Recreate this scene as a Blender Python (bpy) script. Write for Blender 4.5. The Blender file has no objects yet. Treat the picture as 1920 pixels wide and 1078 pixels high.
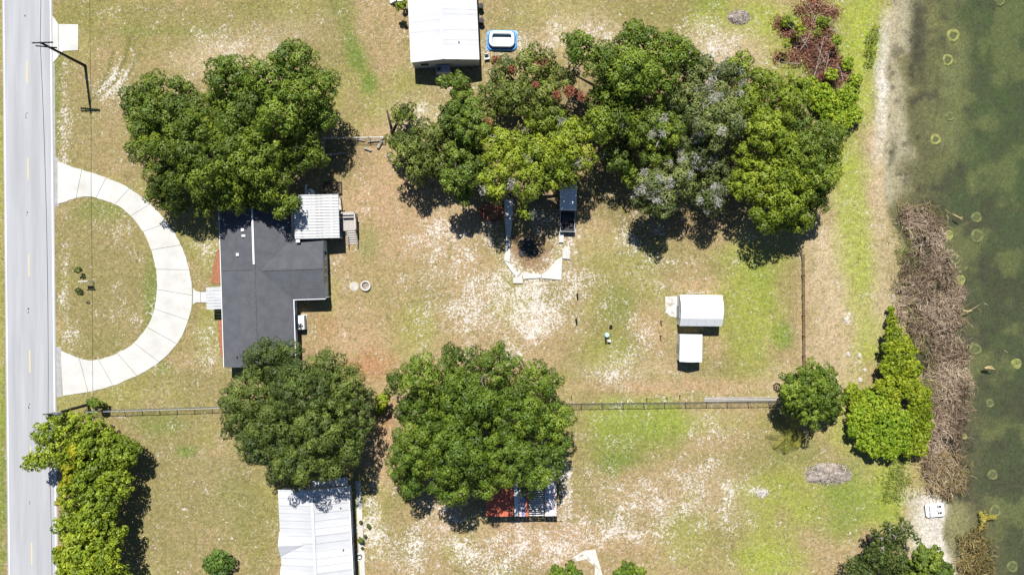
import bpy, math, random
import numpy as np
from mathutils import Vector, Matrix

random.seed(7)
rng = np.random.RandomState(11)
D = bpy.data
SC = bpy.context.scene
COL = SC.collection
PI = math.pi

# ------------------------------------------------------------------ camera, sky, sun, exposure
H = 101.1                      # drone height over the ground
S = 130.0 / 1920.0             # metres per photograph pixel on the ground
cam_d = D.cameras.new('camera')
cam_d.lens = 28.0; cam_d.sensor_width = 36.0
cam_d.clip_start = 1.0; cam_d.clip_end = 6000.0
cam = D.objects.new('camera', cam_d); COL.objects.link(cam)
cam.location = (0, 0, H); cam.rotation_euler = (0, 0, 0)
SC.camera = cam

SUN_EL = math.radians(57.5)
SUN_H = Vector((-0.118, 0.993, 0)).normalized()        # the sun stands towards the top of the picture
to_sun = Vector((SUN_H.x * math.cos(SUN_EL), SUN_H.y * math.cos(SUN_EL), math.sin(SUN_EL)))
world = D.worlds.new('World'); SC.world = world; world.use_nodes = True
wn = world.node_tree.nodes; wl = world.node_tree.links
for n in list(wn): wn.remove(n)
sky = wn.new('ShaderNodeTexSky'); sky.sky_type = 'NISHITA'; sky.sun_disc = False
sky.sun_elevation = SUN_EL; sky.altitude = 0; sky.air_density = 1.0; sky.dust_density = 0.2; sky.ozone_density = 4.0
sky.sun_rotation = math.atan2(to_sun.x, to_sun.y)
bg = wn.new('ShaderNodeBackground'); bg.inputs['Strength'].default_value = 0.054
wo = wn.new('ShaderNodeOutputWorld')
wl.new(sky.outputs[0], bg.inputs['Color']); wl.new(bg.outputs[0], wo.inputs['Surface'])
sun_d = D.lights.new('sun', 'SUN'); sun_d.energy = 5.0; sun_d.angle = math.radians(0.5)
sun_d.color = (1.0, 0.965, 0.91)
sun = D.objects.new('sun', sun_d); COL.objects.link(sun)
sun.rotation_euler = (-to_sun).to_track_quat('-Z', 'Y').to_euler()
sun.location = (0, 40, 80)
SC.view_settings.view_transform = 'Standard'; SC.view_settings.look = 'None'
SC.view_settings.gamma = 1.0; SC.view_settings.use_curve_mapping = False
SC.view_settings.exposure = 0.52
SC.cycles.max_bounces = 6; SC.cycles.diffuse_bounces = 1; SC.cycles.transparent_max_bounces = 12

# ------------------------------------------------------------------ helpers
def at(px, py, z=0.0):
    f = (H - z) / H * S
    return Vector(((px - 960) * f, (539 - py) * f, z))

def tag(o, label=None, cat=None, group=None, kind=None):
    if label: o['label'] = label
    if cat: o['category'] = cat
    if group: o['group'] = group
    if kind: o['kind'] = kind
    return o

def thing(name, label, cat, loc=(0, 0, 0), rz=0.0, group=None):
    o = D.objects.new(name, None); COL.objects.link(o)
    o.empty_display_size = 0.3
    o.location = loc; o.rotation_euler = (0, 0, rz)
    return tag(o, label, cat, group)

def link(name, me, parent=None, loc=None, rz=None):
    o = D.objects.new(name, me); COL.objects.link(o)
    if parent is not None: o.parent = parent
    if loc is not None: o.location = loc
    if rz is not None: o.rotation_euler = (0, 0, rz)
    return o

class MB:
    def __init__(self): self.v = []; self.f = []
    def add(self, vs, fs):
        b = len(self.v); self.v += [tuple(p) for p in vs]
        self.f += [tuple(i + b for i in f) for f in fs]; return self
    def box(self, c, s, rz=0.0, rx=0.0, ry=0.0):
        hx, hy, hz = s[0] / 2, s[1] / 2, s[2] / 2
        M = Matrix.Rotation(rz, 3, 'Z') @ Matrix.Rotation(ry, 3, 'Y') @ Matrix.Rotation(rx, 3, 'X')
        vs = [Vector(c) + M @ Vector((x, y, z)) for z in (-hz, hz) for x, y in ((-hx, -hy), (hx, -hy), (hx, hy), (-hx, hy))]
        return self.add(vs, [(3, 2, 1, 0), (4, 5, 6, 7), (0, 1, 5, 4), (1, 2, 6, 5), (2, 3, 7, 6), (3, 0, 4, 7)])
    def bbox(self, c, s, b=0.02, rz=0.0):
        # box with chamfered top edges
        hx, hy, hz = s[0] / 2, s[1] / 2, s[2] / 2
        M = Matrix.Rotation(rz, 3, 'Z')
        rings = [(hx, hy, -hz), (hx, hy, hz - b), (hx - b, hy - b, hz)]
        vs = [Vector(c) + M @ Vector((sx * x, sy * y, z)) for x, y, z in rings for sx, sy in ((-1, -1), (1, -1), (1, 1), (-1, 1))]
        fs = [(3, 2, 1, 0), (8, 9, 10, 11)]
        for r in (0, 4):
            for i in range(4): fs.append((r + i, r + (i + 1) % 4, r + 4 + (i + 1) % 4, r + 4 + i))
        return self.add(vs, fs)
    def extrude(self, pts, z0, z1):
        n = len(pts)
        a = sum(pts[i][0] * pts[(i + 1) % n][1] - pts[(i + 1) % n][0] * pts[i][1] for i in range(n))
        if a < 0: pts = pts[::-1]
        vs = [(p[0], p[1], z0) for p in pts] + [(p[0], p[1], z1) for p in pts]
        fs = [tuple(range(n - 1, -1, -1)), tuple(range(n, 2 * n))] + [(i, (i + 1) % n, n + (i + 1) % n, n + i) for i in range(n)]
        return self.add(vs, fs)
    def slab(self, pts3, t):
        # polygon of 3-D points, thickened downwards
        n = len(pts3); p = [Vector(q) for q in pts3]
        a = sum(p[i].x * p[(i + 1) % n].y - p[(i + 1) % n].x * p[i].y for i in range(n))
        if a < 0: p = p[::-1]
        vs = [q - Vector((0, 0, t)) for q in p] + p
        fs = [tuple(range(n - 1, -1, -1)), tuple(range(n, 2 * n))] + [(i, (i + 1) % n, n + (i + 1) % n, n + i) for i in range(n)]
        return self.add(vs, fs)
    def tube(self, pts, rs, n=8, cap=True):
        P = [Vector(p) for p in pts]; b = len(self.v)
        if not hasattr(rs, '__len__'): rs = [rs] * len(P)
        prev = None
        for i, p in enumerate(P):
            d = (P[min(i + 1, len(P) - 1)] - P[max(i - 1, 0)]).normalized()
            if prev is None:
                u = d.orthogonal().normalized()
            else:
                u = (prev - d * prev.dot(d)).normalized()
            prev = u; w = d.cross(u)
            for k in range(n):
                a = 2 * PI * k / n
                self.v.append(tuple(p + (u * math.cos(a) + w * math.sin(a)) * rs[i]))
        for i in range(len(P) - 1):
            for k in range(n):
                q = b + i * n; self.f.append((q + k, q + (k + 1) % n, q + n + (k + 1) % n, q + n + k))
        if cap:
            self.f.append(tuple(b + k for k in range(n - 1, -1, -1)))
            self.f.append(tuple(b + (len(P) - 1) * n + k for k in range(n)))
        return self
    def lathe(self, c, prof, n=20):
        b = len(self.v)
        for r, z in prof:
            for k in range(n):
                a = 2 * PI * k / n
                self.v.append((c[0] + r * math.cos(a), c[1] + r * math.sin(a), c[2] + z))
        for i in range(len(prof) - 1):
            for k in range(n):
                q = b + i * n; self.f.append((q + k, q + (k + 1) % n, q + n + (k + 1) % n, q + n + k))
        self.f.append(tuple(b + k for k in range(n - 1, -1, -1)))
        self.f.append(tuple(b + (len(prof) - 1) * n + k for k in range(n)))
        return self
    def mesh(self, name, mat, smooth=False):
        me = D.meshes.new(name); me.from_pydata(self.v, [], self.f); me.update()
        if mat: me.materials.append(mat)
        if smooth: me.polygons.foreach_set('use_smooth', [True] * len(me.polygons))
        return me
    def build(self, name, mat, parent=None, loc=None, rz=None, smooth=False):
        return link(name, self.mesh(name, mat, smooth), parent, loc, rz)

def quads_mesh(name, V, mat, tint=None):
    # V: (n,4,3) array of separate quads
    n = len(V); me = D.meshes.new(name)
    me.vertices.add(n * 4); me.vertices.foreach_set('co', V.reshape(-1).astype(np.float32))
    me.loops.add(n * 4); me.loops.foreach_set('vertex_index', np.arange(n * 4, dtype=np.int32))
    me.polygons.add(n); me.polygons.foreach_set('loop_start', np.arange(0, n * 4, 4, dtype=np.int32))
    try: me.polygons.foreach_set('loop_total', np.full(n, 4, dtype=np.int32))
    except Exception: pass
    if tint is not None:
        a = me.attributes.new('tint', 'FLOAT', 'POINT'); a.data.foreach_set('value', np.repeat(tint, 4).astype(np.float32))
    me.materials.append(mat); me.update(calc_edges=True)
    return me

# ---- numpy value noise
_perm = rng.rand(512, 512)
def vnoise(x, y, oct=4, rough=0.5):
    out = np.zeros_like(x); amp = 1.0; tot = 0.0
    for o in range(oct):
        xi = np.floor(x).astype(int); yi = np.floor(y).astype(int)
        fx = x - xi; fy = y - yi; fx = fx * fx * (3 - 2 * fx); fy = fy * fy * (3 - 2 * fy)
        a = _perm[xi % 512, yi % 512]; b = _perm[(xi + 1) % 512, yi % 512]
        c = _perm[xi % 512, (yi + 1) % 512]; d = _perm[(xi + 1) % 512, (yi + 1) % 512]
        out += amp * ((a * (1 - fx) + b * fx) * (1 - fy) + (c * (1 - fx) + d * fx) * fy)
        tot += amp; amp *= rough; x = x * 2.03 + 17.3; y = y * 2.03 + 5.7
    return out / tot
def sstep(a, b, x):
    t = np.clip((x - a) / (b - a), 0, 1); return t * t * (3 - 2 * t)

# ------------------------------------------------------------------ materials
def nodes_of(m):
    m.use_nodes = True; nt = m.node_tree
    for n in list(nt.nodes): nt.nodes.remove(n)
    return nt, nt.nodes, nt.links

def mat(name, col, rough=0.7, var=0.12, scale=3.0, metal=0.0, bump=0.0, col2=None, spec=0.4, detail=5.0, stretch=None, lo=0.35, hi=0.65):
    """plain surface: colour mottled by two noises between col*(1-var) and col (or col2), optional bump"""
    m = D.materials.new(name); nt, N, L = nodes_of(m)
    out = N.new('ShaderNodeOutputMaterial'); p = N.new('ShaderNodeBsdfPrincipled')
    tc = N.new('ShaderNodeTexCoord'); src = tc.outputs['Object']
    if stretch:
        mp = N.new('ShaderNodeMapping'); mp.inputs['Scale'].default_value = stretch
        L.new(src, mp.inputs[0]); src = mp.outputs[0]
    nz = N.new('ShaderNodeTexNoise'); nz.inputs['Scale'].default_value = scale; nz.inputs['Detail'].default_value = detail
    nz.inputs['Roughness'].default_value = 0.62
    L.new(src, nz.inputs['Vector'])
    r = N.new('ShaderNodeMapRange'); r.inputs['From Min'].default_value = lo; r.inputs['From Max'].default_value = hi
    L.new(nz.outputs['Fac'], r.inputs['Value'])
    mx = N.new('ShaderNodeMix'); mx.data_type = 'RGBA'
    c2 = col2 if col2 else tuple(c * (1 - var) for c in col)
    mx.inputs['A'].default_value = (*c2, 1); mx.inputs['B'].default_value = (*col, 1)
    L.new(r.outputs[0], mx.inputs['Factor']); L.new(mx.outputs['Result'], p.inputs['Base Color'])
    p.inputs['Roughness'].default_value = rough; p.inputs['Metallic'].default_value = metal
    p.inputs['Specular IOR Level'].default_value = spec
    if bump:
        n2 = N.new('ShaderNodeTexNoise'); n2.inputs['Scale'].default_value = scale * 6; n2.inputs['Detail'].default_value = 4
        L.new(src, n2.inputs['Vector'])
        b = N.new('ShaderNodeBump'); b.inputs['Strength'].default_value = bump; b.inputs['Distance'].default_value = 0.05
        L.new(n2.outputs['Fac'], b.inputs['Height']); L.new(b.outputs[0], p.inputs['Normal'])
    L.new(p.outputs[0], out.inputs['Surface'])
    return m

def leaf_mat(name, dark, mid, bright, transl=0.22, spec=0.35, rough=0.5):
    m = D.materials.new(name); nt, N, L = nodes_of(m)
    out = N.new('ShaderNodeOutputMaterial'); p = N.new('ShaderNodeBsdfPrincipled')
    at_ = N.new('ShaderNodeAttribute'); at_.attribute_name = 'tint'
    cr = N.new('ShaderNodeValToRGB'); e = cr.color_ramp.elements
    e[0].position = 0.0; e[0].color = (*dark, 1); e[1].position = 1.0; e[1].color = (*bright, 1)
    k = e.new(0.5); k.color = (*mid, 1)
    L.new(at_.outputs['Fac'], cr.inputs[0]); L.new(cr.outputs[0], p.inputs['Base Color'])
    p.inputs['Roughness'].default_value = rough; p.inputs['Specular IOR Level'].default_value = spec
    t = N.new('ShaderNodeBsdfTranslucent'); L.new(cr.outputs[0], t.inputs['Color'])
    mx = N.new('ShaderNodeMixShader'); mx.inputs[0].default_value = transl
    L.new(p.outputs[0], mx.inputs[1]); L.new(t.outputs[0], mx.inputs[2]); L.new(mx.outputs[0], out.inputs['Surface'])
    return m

M = {}
M['asphalt'] = mat('bleached_asphalt', (0.375, 0.38, 0.395), 0.9, scale=0.9, col2=(0.305, 0.31, 0.325), stretch=(1, 0.05, 1), bump=0.15)
M['shoulder'] = mat('shoulder_asphalt', (0.36, 0.36, 0.36), 0.9, scale=1.5, col2=(0.27, 0.265, 0.25), bump=0.2)
M['paint_white'] = mat('road_paint_white', (0.78, 0.78, 0.77), 0.7, scale=6, col2=(0.5, 0.5, 0.5))
M['paint_yellow'] = mat('road_paint_yellow', (0.62, 0.50, 0.24), 0.7, scale=6, col2=(0.5, 0.43, 0.27))
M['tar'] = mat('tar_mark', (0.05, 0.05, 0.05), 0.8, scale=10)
M['concrete'] = mat('pale_concrete', (0.53, 0.522, 0.49), 0.85, scale=0.45, col2=(0.435, 0.425, 0.395), bump=0.1, lo=0.3, hi=0.6)
M['concrete_worn'] = mat('worn_concrete', (0.55, 0.53, 0.48), 0.9, scale=1.6, col2=(0.3, 0.27, 0.22), bump=0.2, lo=0.36, hi=0.5)
M['joint'] = mat('joint_filler', (0.13, 0.12, 0.10), 0.9)
M['metal_white'] = mat('white_metal_roof', (0.62, 0.63, 0.65), 0.6, scale=0.5, col2=(0.50, 0.515, 0.545), lo=0.3, hi=0.62, stretch=(0.35, 1.6, 1))
M['metal_white'] = mat('white_metal_roof', (0.54, 0.55, 0.57), 0.6, scale=0.5, col2=(0.46, 0.475, 0.50), lo=0.3, hi=0.62, stretch=(0.35, 1.6, 1))
M['metal_white_b'] = mat('white_metal_roof_dusty', (0.51, 0.515, 0.53), 0.6, scale=0.7, col2=(0.42, 0.43, 0.45), lo=0.3, hi=0.62, stretch=(0.35, 1.6, 1))
M['metal_white_c'] = mat('white_metal_roof_clean', (0.57, 0.58, 0.595), 0.6, scale=0.6, col2=(0.49, 0.50, 0.52), lo=0.3, hi=0.62, stretch=(0.35, 1.6, 1))
M['metal_old'] = mat('weathered_white_metal', (0.62, 0.63, 0.64), 0.6, scale=2.0, col2=(0.42, 0.415, 0.40), lo=0.35, hi=0.55)
M['white_paint'] = mat('white_paint', (0.75, 0.76, 0.77), 0.6, scale=3, var=0.08)
M['siding_blue'] = mat('pale_blue_siding', (0.60, 0.65, 0.70), 0.7, scale=2, var=0.08, stretch=(1, 1, 8))
M['siding_grey'] = mat('grey_siding', (0.46, 0.48, 0.52), 0.7, scale=2, var=0.1, stretch=(1, 1, 8))
M['shingle'] = mat('dark_shingles', (0.096, 0.100, 0.114), 0.85, scale=1.0, col2=(0.076, 0.079, 0.090), stretch=(1, 1, 1), bump=0.35, spec=0.3)
M['shingle_cap'] = mat('ridge_shingles', (0.105, 0.105, 0.115), 0.85, scale=4, col2=(0.06, 0.06, 0.068))
M['glass'] = mat('dark_window_glass', (0.02, 0.025, 0.03), 0.12, scale=2, spec=0.6)
M['wood_grey'] = mat('weathered_deck_wood', (0.50, 0.47, 0.43), 0.85, scale=3, col2=(0.36, 0.33, 0.29), stretch=(1, 10, 1))
M['wood_dark'] = mat('dark_timber', (0.10, 0.085, 0.07), 0.9, scale=4, var=0.4)
M['pole'] = mat('creosote_pole', (0.035, 0.03, 0.028), 0.9, scale=4, var=0.4)
M['black'] = mat('black_plastic', (0.012, 0.012, 0.014), 0.5, scale=4)
M['galv'] = mat('galvanised_steel', (0.42, 0.43, 0.44), 0.45, metal=0.5, scale=5, var=0.25)
M['fence_dark'] = mat('dark_fence_wire', (0.10, 0.10, 0.095), 0.7, scale=5, var=0.3)
M['rust'] = mat('rusty_steel', (0.13, 0.075, 0.045), 0.9, scale=6, var=0.5)
M['bark'] = mat('oak_bark', (0.11, 0.09, 0.07), 0.95, scale=3, col2=(0.05, 0.04, 0.032), stretch=(1, 1, 0.3), bump=0.5)
M['dead_wood'] = mat('grey_dead_wood', (0.42, 0.38, 0.34), 0.9, scale=4, col2=(0.24, 0.21, 0.18))
M['mulch'] = mat('red_mulch', (0.38, 0.165, 0.085), 0.95, scale=5, col2=(0.22, 0.10, 0.055), bump=0.6)
M['rubber'] = mat('tyre_rubber', (0.02, 0.02, 0.02), 0.9)
M['stone'] = mat('pale_stone', (0.55, 0.52, 0.46), 0.9, scale=5, col2=(0.33, 0.30, 0.26), bump=0.4)
M['ash'] = mat('ash_and_twigs', (0.40, 0.34, 0.29), 0.95, scale=2.5, col2=(0.17, 0.14, 0.11), bump=0.9)
M['soil'] = mat('brown_soil', (0.22, 0.15, 0.09), 0.95, scale=3, col2=(0.13, 0.09, 0.055), bump=0.5)
M['pool_blue'] = mat('blue_vinyl', (0.07, 0.25, 0.62), 0.35, scale=3, col2=(0.16, 0.42, 0.75), lo=0.4, hi=0.6)
M['pool_navy'] = mat('navy_vinyl', (0.015, 0.05, 0.30), 0.35, scale=3)
M['pool_white'] = mat('white_vinyl', (0.72, 0.78, 0.80), 0.35, scale=3, var=0.06)
M['pool_teal'] = mat('teal_vinyl', (0.02, 0.17, 0.27), 0.3, scale=3)
M['plastic_white'] = mat('white_moulded_plastic', (0.75, 0.76, 0.77), 0.45, scale=3, var=0.08)
M['plastic_aqua'] = mat('aqua_plastic', (0.40, 0.62, 0.68), 0.45, scale=3)
M['red_metal'] = mat('red_roof_sheet', (0.60, 0.16, 0.085), 0.6, scale=3, col2=(0.46, 0.12, 0.07))
M['blue_metal'] = mat('blue_painted_sheet', (0.04, 0.06, 0.25), 0.6, scale=5, col2=(0.55, 0.56, 0.6), lo=0.47, hi=0.53)
M['redwhite'] = mat('red_and_white_sheet', (0.68, 0.66, 0.66), 0.6, scale=4, col2=(0.42, 0.07, 0.07), lo=0.40, hi=0.46)
M['terracotta'] = mat('clay_pot', (0.12, 0.08, 0.06), 0.8, scale=4)
M['nest'] = mat('pale_sand_ring', (0.21, 0.205, 0.075), 0.9, scale=1.6, col2=(0.09, 0.095, 0.045), lo=.4, hi=.62)
M['nest_bright'] = mat('bright_sand_disc', (0.34, 0.33, 0.10), 0.9, scale=1.6, col2=(0.17, 0.17, 0.06), lo=.4, hi=.62)
M['nest_mid'] = mat('dark_nest_bottom', (0.10, 0.105, 0.045), 0.9, scale=3)
M['driftwood'] = mat('yellowish_driftwood', (0.50, 0.40, 0.20), 0.9, scale=3, col2=(0.3, 0.22, 0.1))

# ------------------------------------------------------------------ ground sheet
WATER_Z = -0.25
SHORE = [(1672, -700), (1672, 0), (1671, 60), (1665, 120), (1664, 190), (1661, 250), (1657, 330), (1666, 400), (1688, 440), (1698, 480),
         (1688, 540), (1700, 600), (1722, 680), (1745, 760), (1752, 850), (1748, 915), (1776, 950), (1768, 1000), (1778, 1040), (1792, 1078), (1830, 1180), (1900, 1700)]
SHY = np.array([p[1] for p in SHORE], float); SHX = np.array([p[0] for p in SHORE], float)

def axis(lo, hi, step, far):
    mid = np.arange(lo, hi + 1e-6, step); e = []; d = step
    x = hi
    while x < far: d *= 1.45; x += d; e.append(x)
    e = np.array(e)
    return np.concatenate([(lo - (e - hi))[::-1], mid, e])

gx = axis(-66, 68, 0.31, 3000); gy = axis(-38, 38, 0.31, 3000)
GX, GY = np.meshgrid(gx, gy, indexing='ij')
PX = GX / S + 960; PY = 539 - GY / S
n1 = vnoise(GX * 0.35 + 50, GY * 0.35 + 50, 5); n2 = vnoise(GX * 0.12 + 90, GY * 0.12 + 20, 4); n3 = vnoise(GX * 1.1 + 9, GY * 1.1 + 33, 3)

def ell(cx, cy, rx, ry, k=1.0, rot=0.0, wob=0.55, soft=0.75):
    c, s = math.cos(math.radians(rot)), math.sin(math.radians(rot))
    u = (PX - cx) * c + (PY - cy) * s; v = -(PX - cx) * s + (PY - cy) * c
    d = np.sqrt((u / rx) ** 2 + (v / ry) ** 2) + (n1 - 0.5) * wob * 2
    return k * (1 - sstep(1 - soft, 1 + soft * 0.45, d))

def path_mask(pts, w, k=1.0, soft=0.6, wob=0.3):
    best = np.full(PX.shape, 1e9)
    for (x0, y0), (x1, y1) in zip(pts[:-1], pts[1:]):
        dx, dy = x1 - x0, y1 - y0; t = np.clip(((PX - x0) * dx + (PY - y0) * dy) / (dx * dx + dy * dy), 0, 1)
        best = np.minimum(best, np.hypot(PX - x0 - t * dx, PY - y0 - t * dy))
    d = best / w + (n1 - 0.5) * wob * 2
    return k * (1 - sstep(1 - soft, 1 + soft * 0.4, d))

STRAW = np.array((0.300, 0.222, 0.116)); OLIVE = np.array((0.175, 0.165, 0.048)); GREEN = np.array((0.105, 0.165, 0.024))
LIME = np.array((0.245, 0.285, 0.042)); DIRT = np.array((0.365, 0.245, 0.145)); PALE = np.array((0.41, 0.32, 0.205))
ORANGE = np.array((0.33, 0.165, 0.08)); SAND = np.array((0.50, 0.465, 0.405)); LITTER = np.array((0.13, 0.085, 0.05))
GC = np.empty(PX.shape + (3,)); GC[:] = STRAW
SPK = np.full(PX.shape, 0.01)
def lay(col, m):
    global GC
    m = np.clip(m, 0, 1)[..., None]; GC = GC * (1 - m) + col * m
def many(col, rows):
    for r in rows: lay(col, ell(*r))
# broad cover
lay(OLIVE, sstep(0.42, 0.66, n2) * 0.60)
lay(np.array((.25, .175, .095)), sstep(0.52, 0.72, vnoise(GX * 0.09 + 31, GY * 0.09 + 11, 4)) * 0.45)
lay(LIME, sstep(0.5, 0.7, vnoise(GX * 0.16 + 7, GY * 0.16 + 71, 4)) * 0.25)
many(OLIVE, [(150, 30, 70, 70, .8), (330, 50, 220, 60, .7), (250, 120, 70, 80, .5), (500, 15, 60, 25, .8), (620, 60, 60, 90, .55), (150, 190, 50, 110, .5),
             (200, 520, 110, 160, .65), (160, 650, 70, 40, .5), (300, 930, 140, 130, .65), (480, 1010, 60, 90, .7), (260, 1020, 90, 60, .5), (330, 710, 60, 20, .5),
             (740, 540, 110, 130, .45), (1150, 560, 60, 50, .6), (1130, 650, 110, 70, .55), (1400, 560, 90, 130, .6), (1300, 470, 150, 40, .35), (1380, 670, 90, 40, .5),
             (1480, 870, 160, 110, .5), (1160, 820, 130, 90, .65), (1420, 960, 100, 110, .55), (760, 1000, 50, 60, .5), (970, 40, 60, 60, .5), (1250, 20, 200, 40, .5), (940, 160, 60, 60, .4)])
many(GREEN, [(665, 95, 20, 52, .95, -18), (690, 158, 17, 24, .9), (640, 20, 25, 40, .45, -25), (190, 395, 70, 30, .4), (281, 560, 17, 90, .6), (205, 640, 55, 25, .25), (108, 190, 9, 110, .75), (350, 845, 28, 14, .8), (380, 860, 40, 8, .4),
             (285, 790, 50, 20, .45), (685, 470, 30, 45, .3), (1430, 525, 26, 30, .55), (1437, 570, 20, 24, .6), (1467, 628, 24, 30, .85), (1160, 570, 30, 40, .35), (1235, 800, 70, 45, .45),
             (1150, 850, 60, 40, .3), (1570, 960, 50, 50, .5), (1500, 850, 60, 25, .3), (310, 690, 25, 12, .5), (3, 900, 12, 250, .8), (1330, 5, 40, 20, .5), (640, 650, 20, 20, .3), (1540, 130, 60, 100, .8), (1610, 200, 40, 50, .5),
             (1640, 90, 18, 55, .8), (1600, 880, 60, 30, .45), (300, 60, 180, 10, .3)])
many(LIME, [(1620, 80, 45, 170, .9), (1420, 40, 120, 50, .75), (1480, 80, 60, 90, .6), (1595, 420, 40, 100, .75), (1610, 520, 30, 60, .6), (1620, 660, 40, 40, .5), (1660, 900, 45, 90, .85), (1180, 780, 110, 40, .45), (1590, 780, 60, 80, .6),
            (1540, 300, 60, 50, .6), (1450, 1040, 70, 60, .55), (-5, 500, 14, 700, .5), (780, 620, 60, 60, .35), (560, 20, 50, 40, .3), (1390, 470, 60, 30, .3)])
many(PALE, [(1560, 560, 55, 190, .75), (1650, 330, 40, 130, .8), (1530, 440, 40, 60, .6), (1660, 560, 30, 110, .5), (420, 110, 110, 55, .65), (560, 60, 70, 40, .4), (1180, 690, 140, 25, .4), (780, 230, 70, 70, .55), (1360, 90, 80, 50, .6),
            (1080, 70, 110, 50, .4), (380, 870, 60, 50, .3), (1480, 720, 60, 30, .5), (1370, 930, 60, 70, .3), (1640, 590, 40, 60, .4)])
many(DIRT, [(650, 640, 80, 55, .75), (705, 330, 70, 90, .6), (760, 430, 60, 70, .35), (710, 830, 45, 110, .8), (830, 900, 90, 50, .5), (1230, 620, 45, 55, .65), (1310, 535, 70, 14, .6), (1340, 650, 24, 40, .6), (1250, 725, 220, 16, .7),
            (640, 400, 40, 90, .4), (1120, 1020, 160, 45, .5), (960, 1000, 90, 30, .4), (700, 590, 60, 60, .25), (190, 300, 60, 60, .3), (1000, 480, 45, 40, .6), (1510, 560, 14, 110, .4), (1500, 420, 40, 40, .4), (560, 640, 40, 40, .6), (1050, 640, 70, 60, .35)])
many(DIRT, [(720, 400, 110, 150, .5), (870, 460, 110, 90, .3), (960, 1010, 130, 50, .35), (820, 950, 80, 60, .35)])
many(ORANGE, [(690, 685, 55, 35, .85), (716, 780, 25, 50, .5), (925, 400, 30, 18, .5), (610, 610, 30, 30, .35), (380, 560, 15, 30, .2)])
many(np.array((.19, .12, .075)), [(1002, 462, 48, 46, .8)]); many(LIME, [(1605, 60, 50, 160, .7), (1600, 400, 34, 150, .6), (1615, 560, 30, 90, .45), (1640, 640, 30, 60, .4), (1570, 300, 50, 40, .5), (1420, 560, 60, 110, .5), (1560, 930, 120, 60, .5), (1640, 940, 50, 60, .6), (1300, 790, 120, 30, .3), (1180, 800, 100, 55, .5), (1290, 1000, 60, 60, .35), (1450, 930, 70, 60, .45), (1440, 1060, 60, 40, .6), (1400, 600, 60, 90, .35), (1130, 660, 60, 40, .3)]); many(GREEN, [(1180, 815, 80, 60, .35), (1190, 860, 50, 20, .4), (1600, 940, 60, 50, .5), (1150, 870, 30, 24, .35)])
many(np.array((.215, .178, .080)), [(200, 520, 125, 175, .75), (330, 930, 190, 180, .7), (190, 230, 110, 140, .5), (560, 60, 130, 90, .35), (400, 720, 120, 40, .5)])
many(GREEN, [(350, 845, 28, 14, .7), (300, 800, 40, 20, .35), (440, 960, 60, 80, .25), (285, 560, 17, 90, .5), (200, 390, 60, 25, .4), (690, 450, 24, 40, .35)])
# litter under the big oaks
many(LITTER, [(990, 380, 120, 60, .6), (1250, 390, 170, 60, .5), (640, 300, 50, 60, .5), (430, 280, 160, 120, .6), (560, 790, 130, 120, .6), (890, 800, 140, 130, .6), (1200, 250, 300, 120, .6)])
# bare sandy speckle
for r in [(930, 530, 180, 130, .42), (880, 595, 90, 50, .2), (1010, 545, 130, 80, .22), (1000, 610, 120, 40, .2), (830, 440, 50, 70, .35), (1060, 450, 70, 70, .4), (400, 650, 60, 60, .45), (390, 480, 34, 40, .4), (121, 240, 14, 110, .5), (121, 540, 12, 110, .45), (135, 640, 25, 40, .35),
          (1260, 950, 130, 80, .45), (1335, 850, 55, 90, .35), (1080, 1000, 130, 60, .45), (770, 1030, 110, 70, .45), (695, 970, 26, 80, .55), (920, 1040, 130, 50, .45), (860, 960, 90, 40, .35), (1150, 705, 60, 24, .5), (1190, 450, 70, 60, .35),
          (1200, 640, 50, 60, .35), (450, 90, 120, 60, .3), (220, 160, 50, 60, .35), (230, 430, 60, 40, .25), (250, 590, 80, 60, .15), (800, 220, 60, 50, .4), (1350, 90, 90, 60, .45), (1090, 70, 100, 40, .3), (1150, 910, 120, 50, .2), (1120, 770, 50, 30, .3),
          (1240, 520, 90, 40, .2), (980, 95, 80, 40, .3), (1060, 900, 14, 80, .6), (1300, 750, 200, 12, .2), (1420, 920, 16, 12, .6), (1590, 600, 8, 14, .6), (900, 660, 120, 30, .3), (640, 500, 20, 70, .2), (780, 70, 12, 80, .4), (1170, 830, 30, 20, .25), (860, 130, 60, 90, .15), (1400, 420, 40, 60, .2)]:
    SPK = SPK + ell(*r)
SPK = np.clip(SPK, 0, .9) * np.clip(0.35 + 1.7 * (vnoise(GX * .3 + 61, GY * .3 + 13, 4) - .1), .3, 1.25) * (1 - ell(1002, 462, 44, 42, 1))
# wheel tracks and worn lines
for p, w, k in [([(185, 175), (205, 130), (212, 100)], 5, .8), ([(170, 190), (215, 150), (235, 110), (245, 70)], 5, .8), ([(230, 160), (252, 120), (262, 100)], 4, .5), ([(150, 28), (300, 15), (400, 28)], 3, .4)]:
    lay(OLIVE * 0.75, path_mask(p, w, k))
for p, w in [([(175, 185), (212, 145), (228, 105)], 5), ([(190, 190), (235, 145), (252, 105)], 4), ([(165, 25), (260, 17), (330, 18)], 3)]:
    SPK += path_mask(p, w, 0.35)
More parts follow.
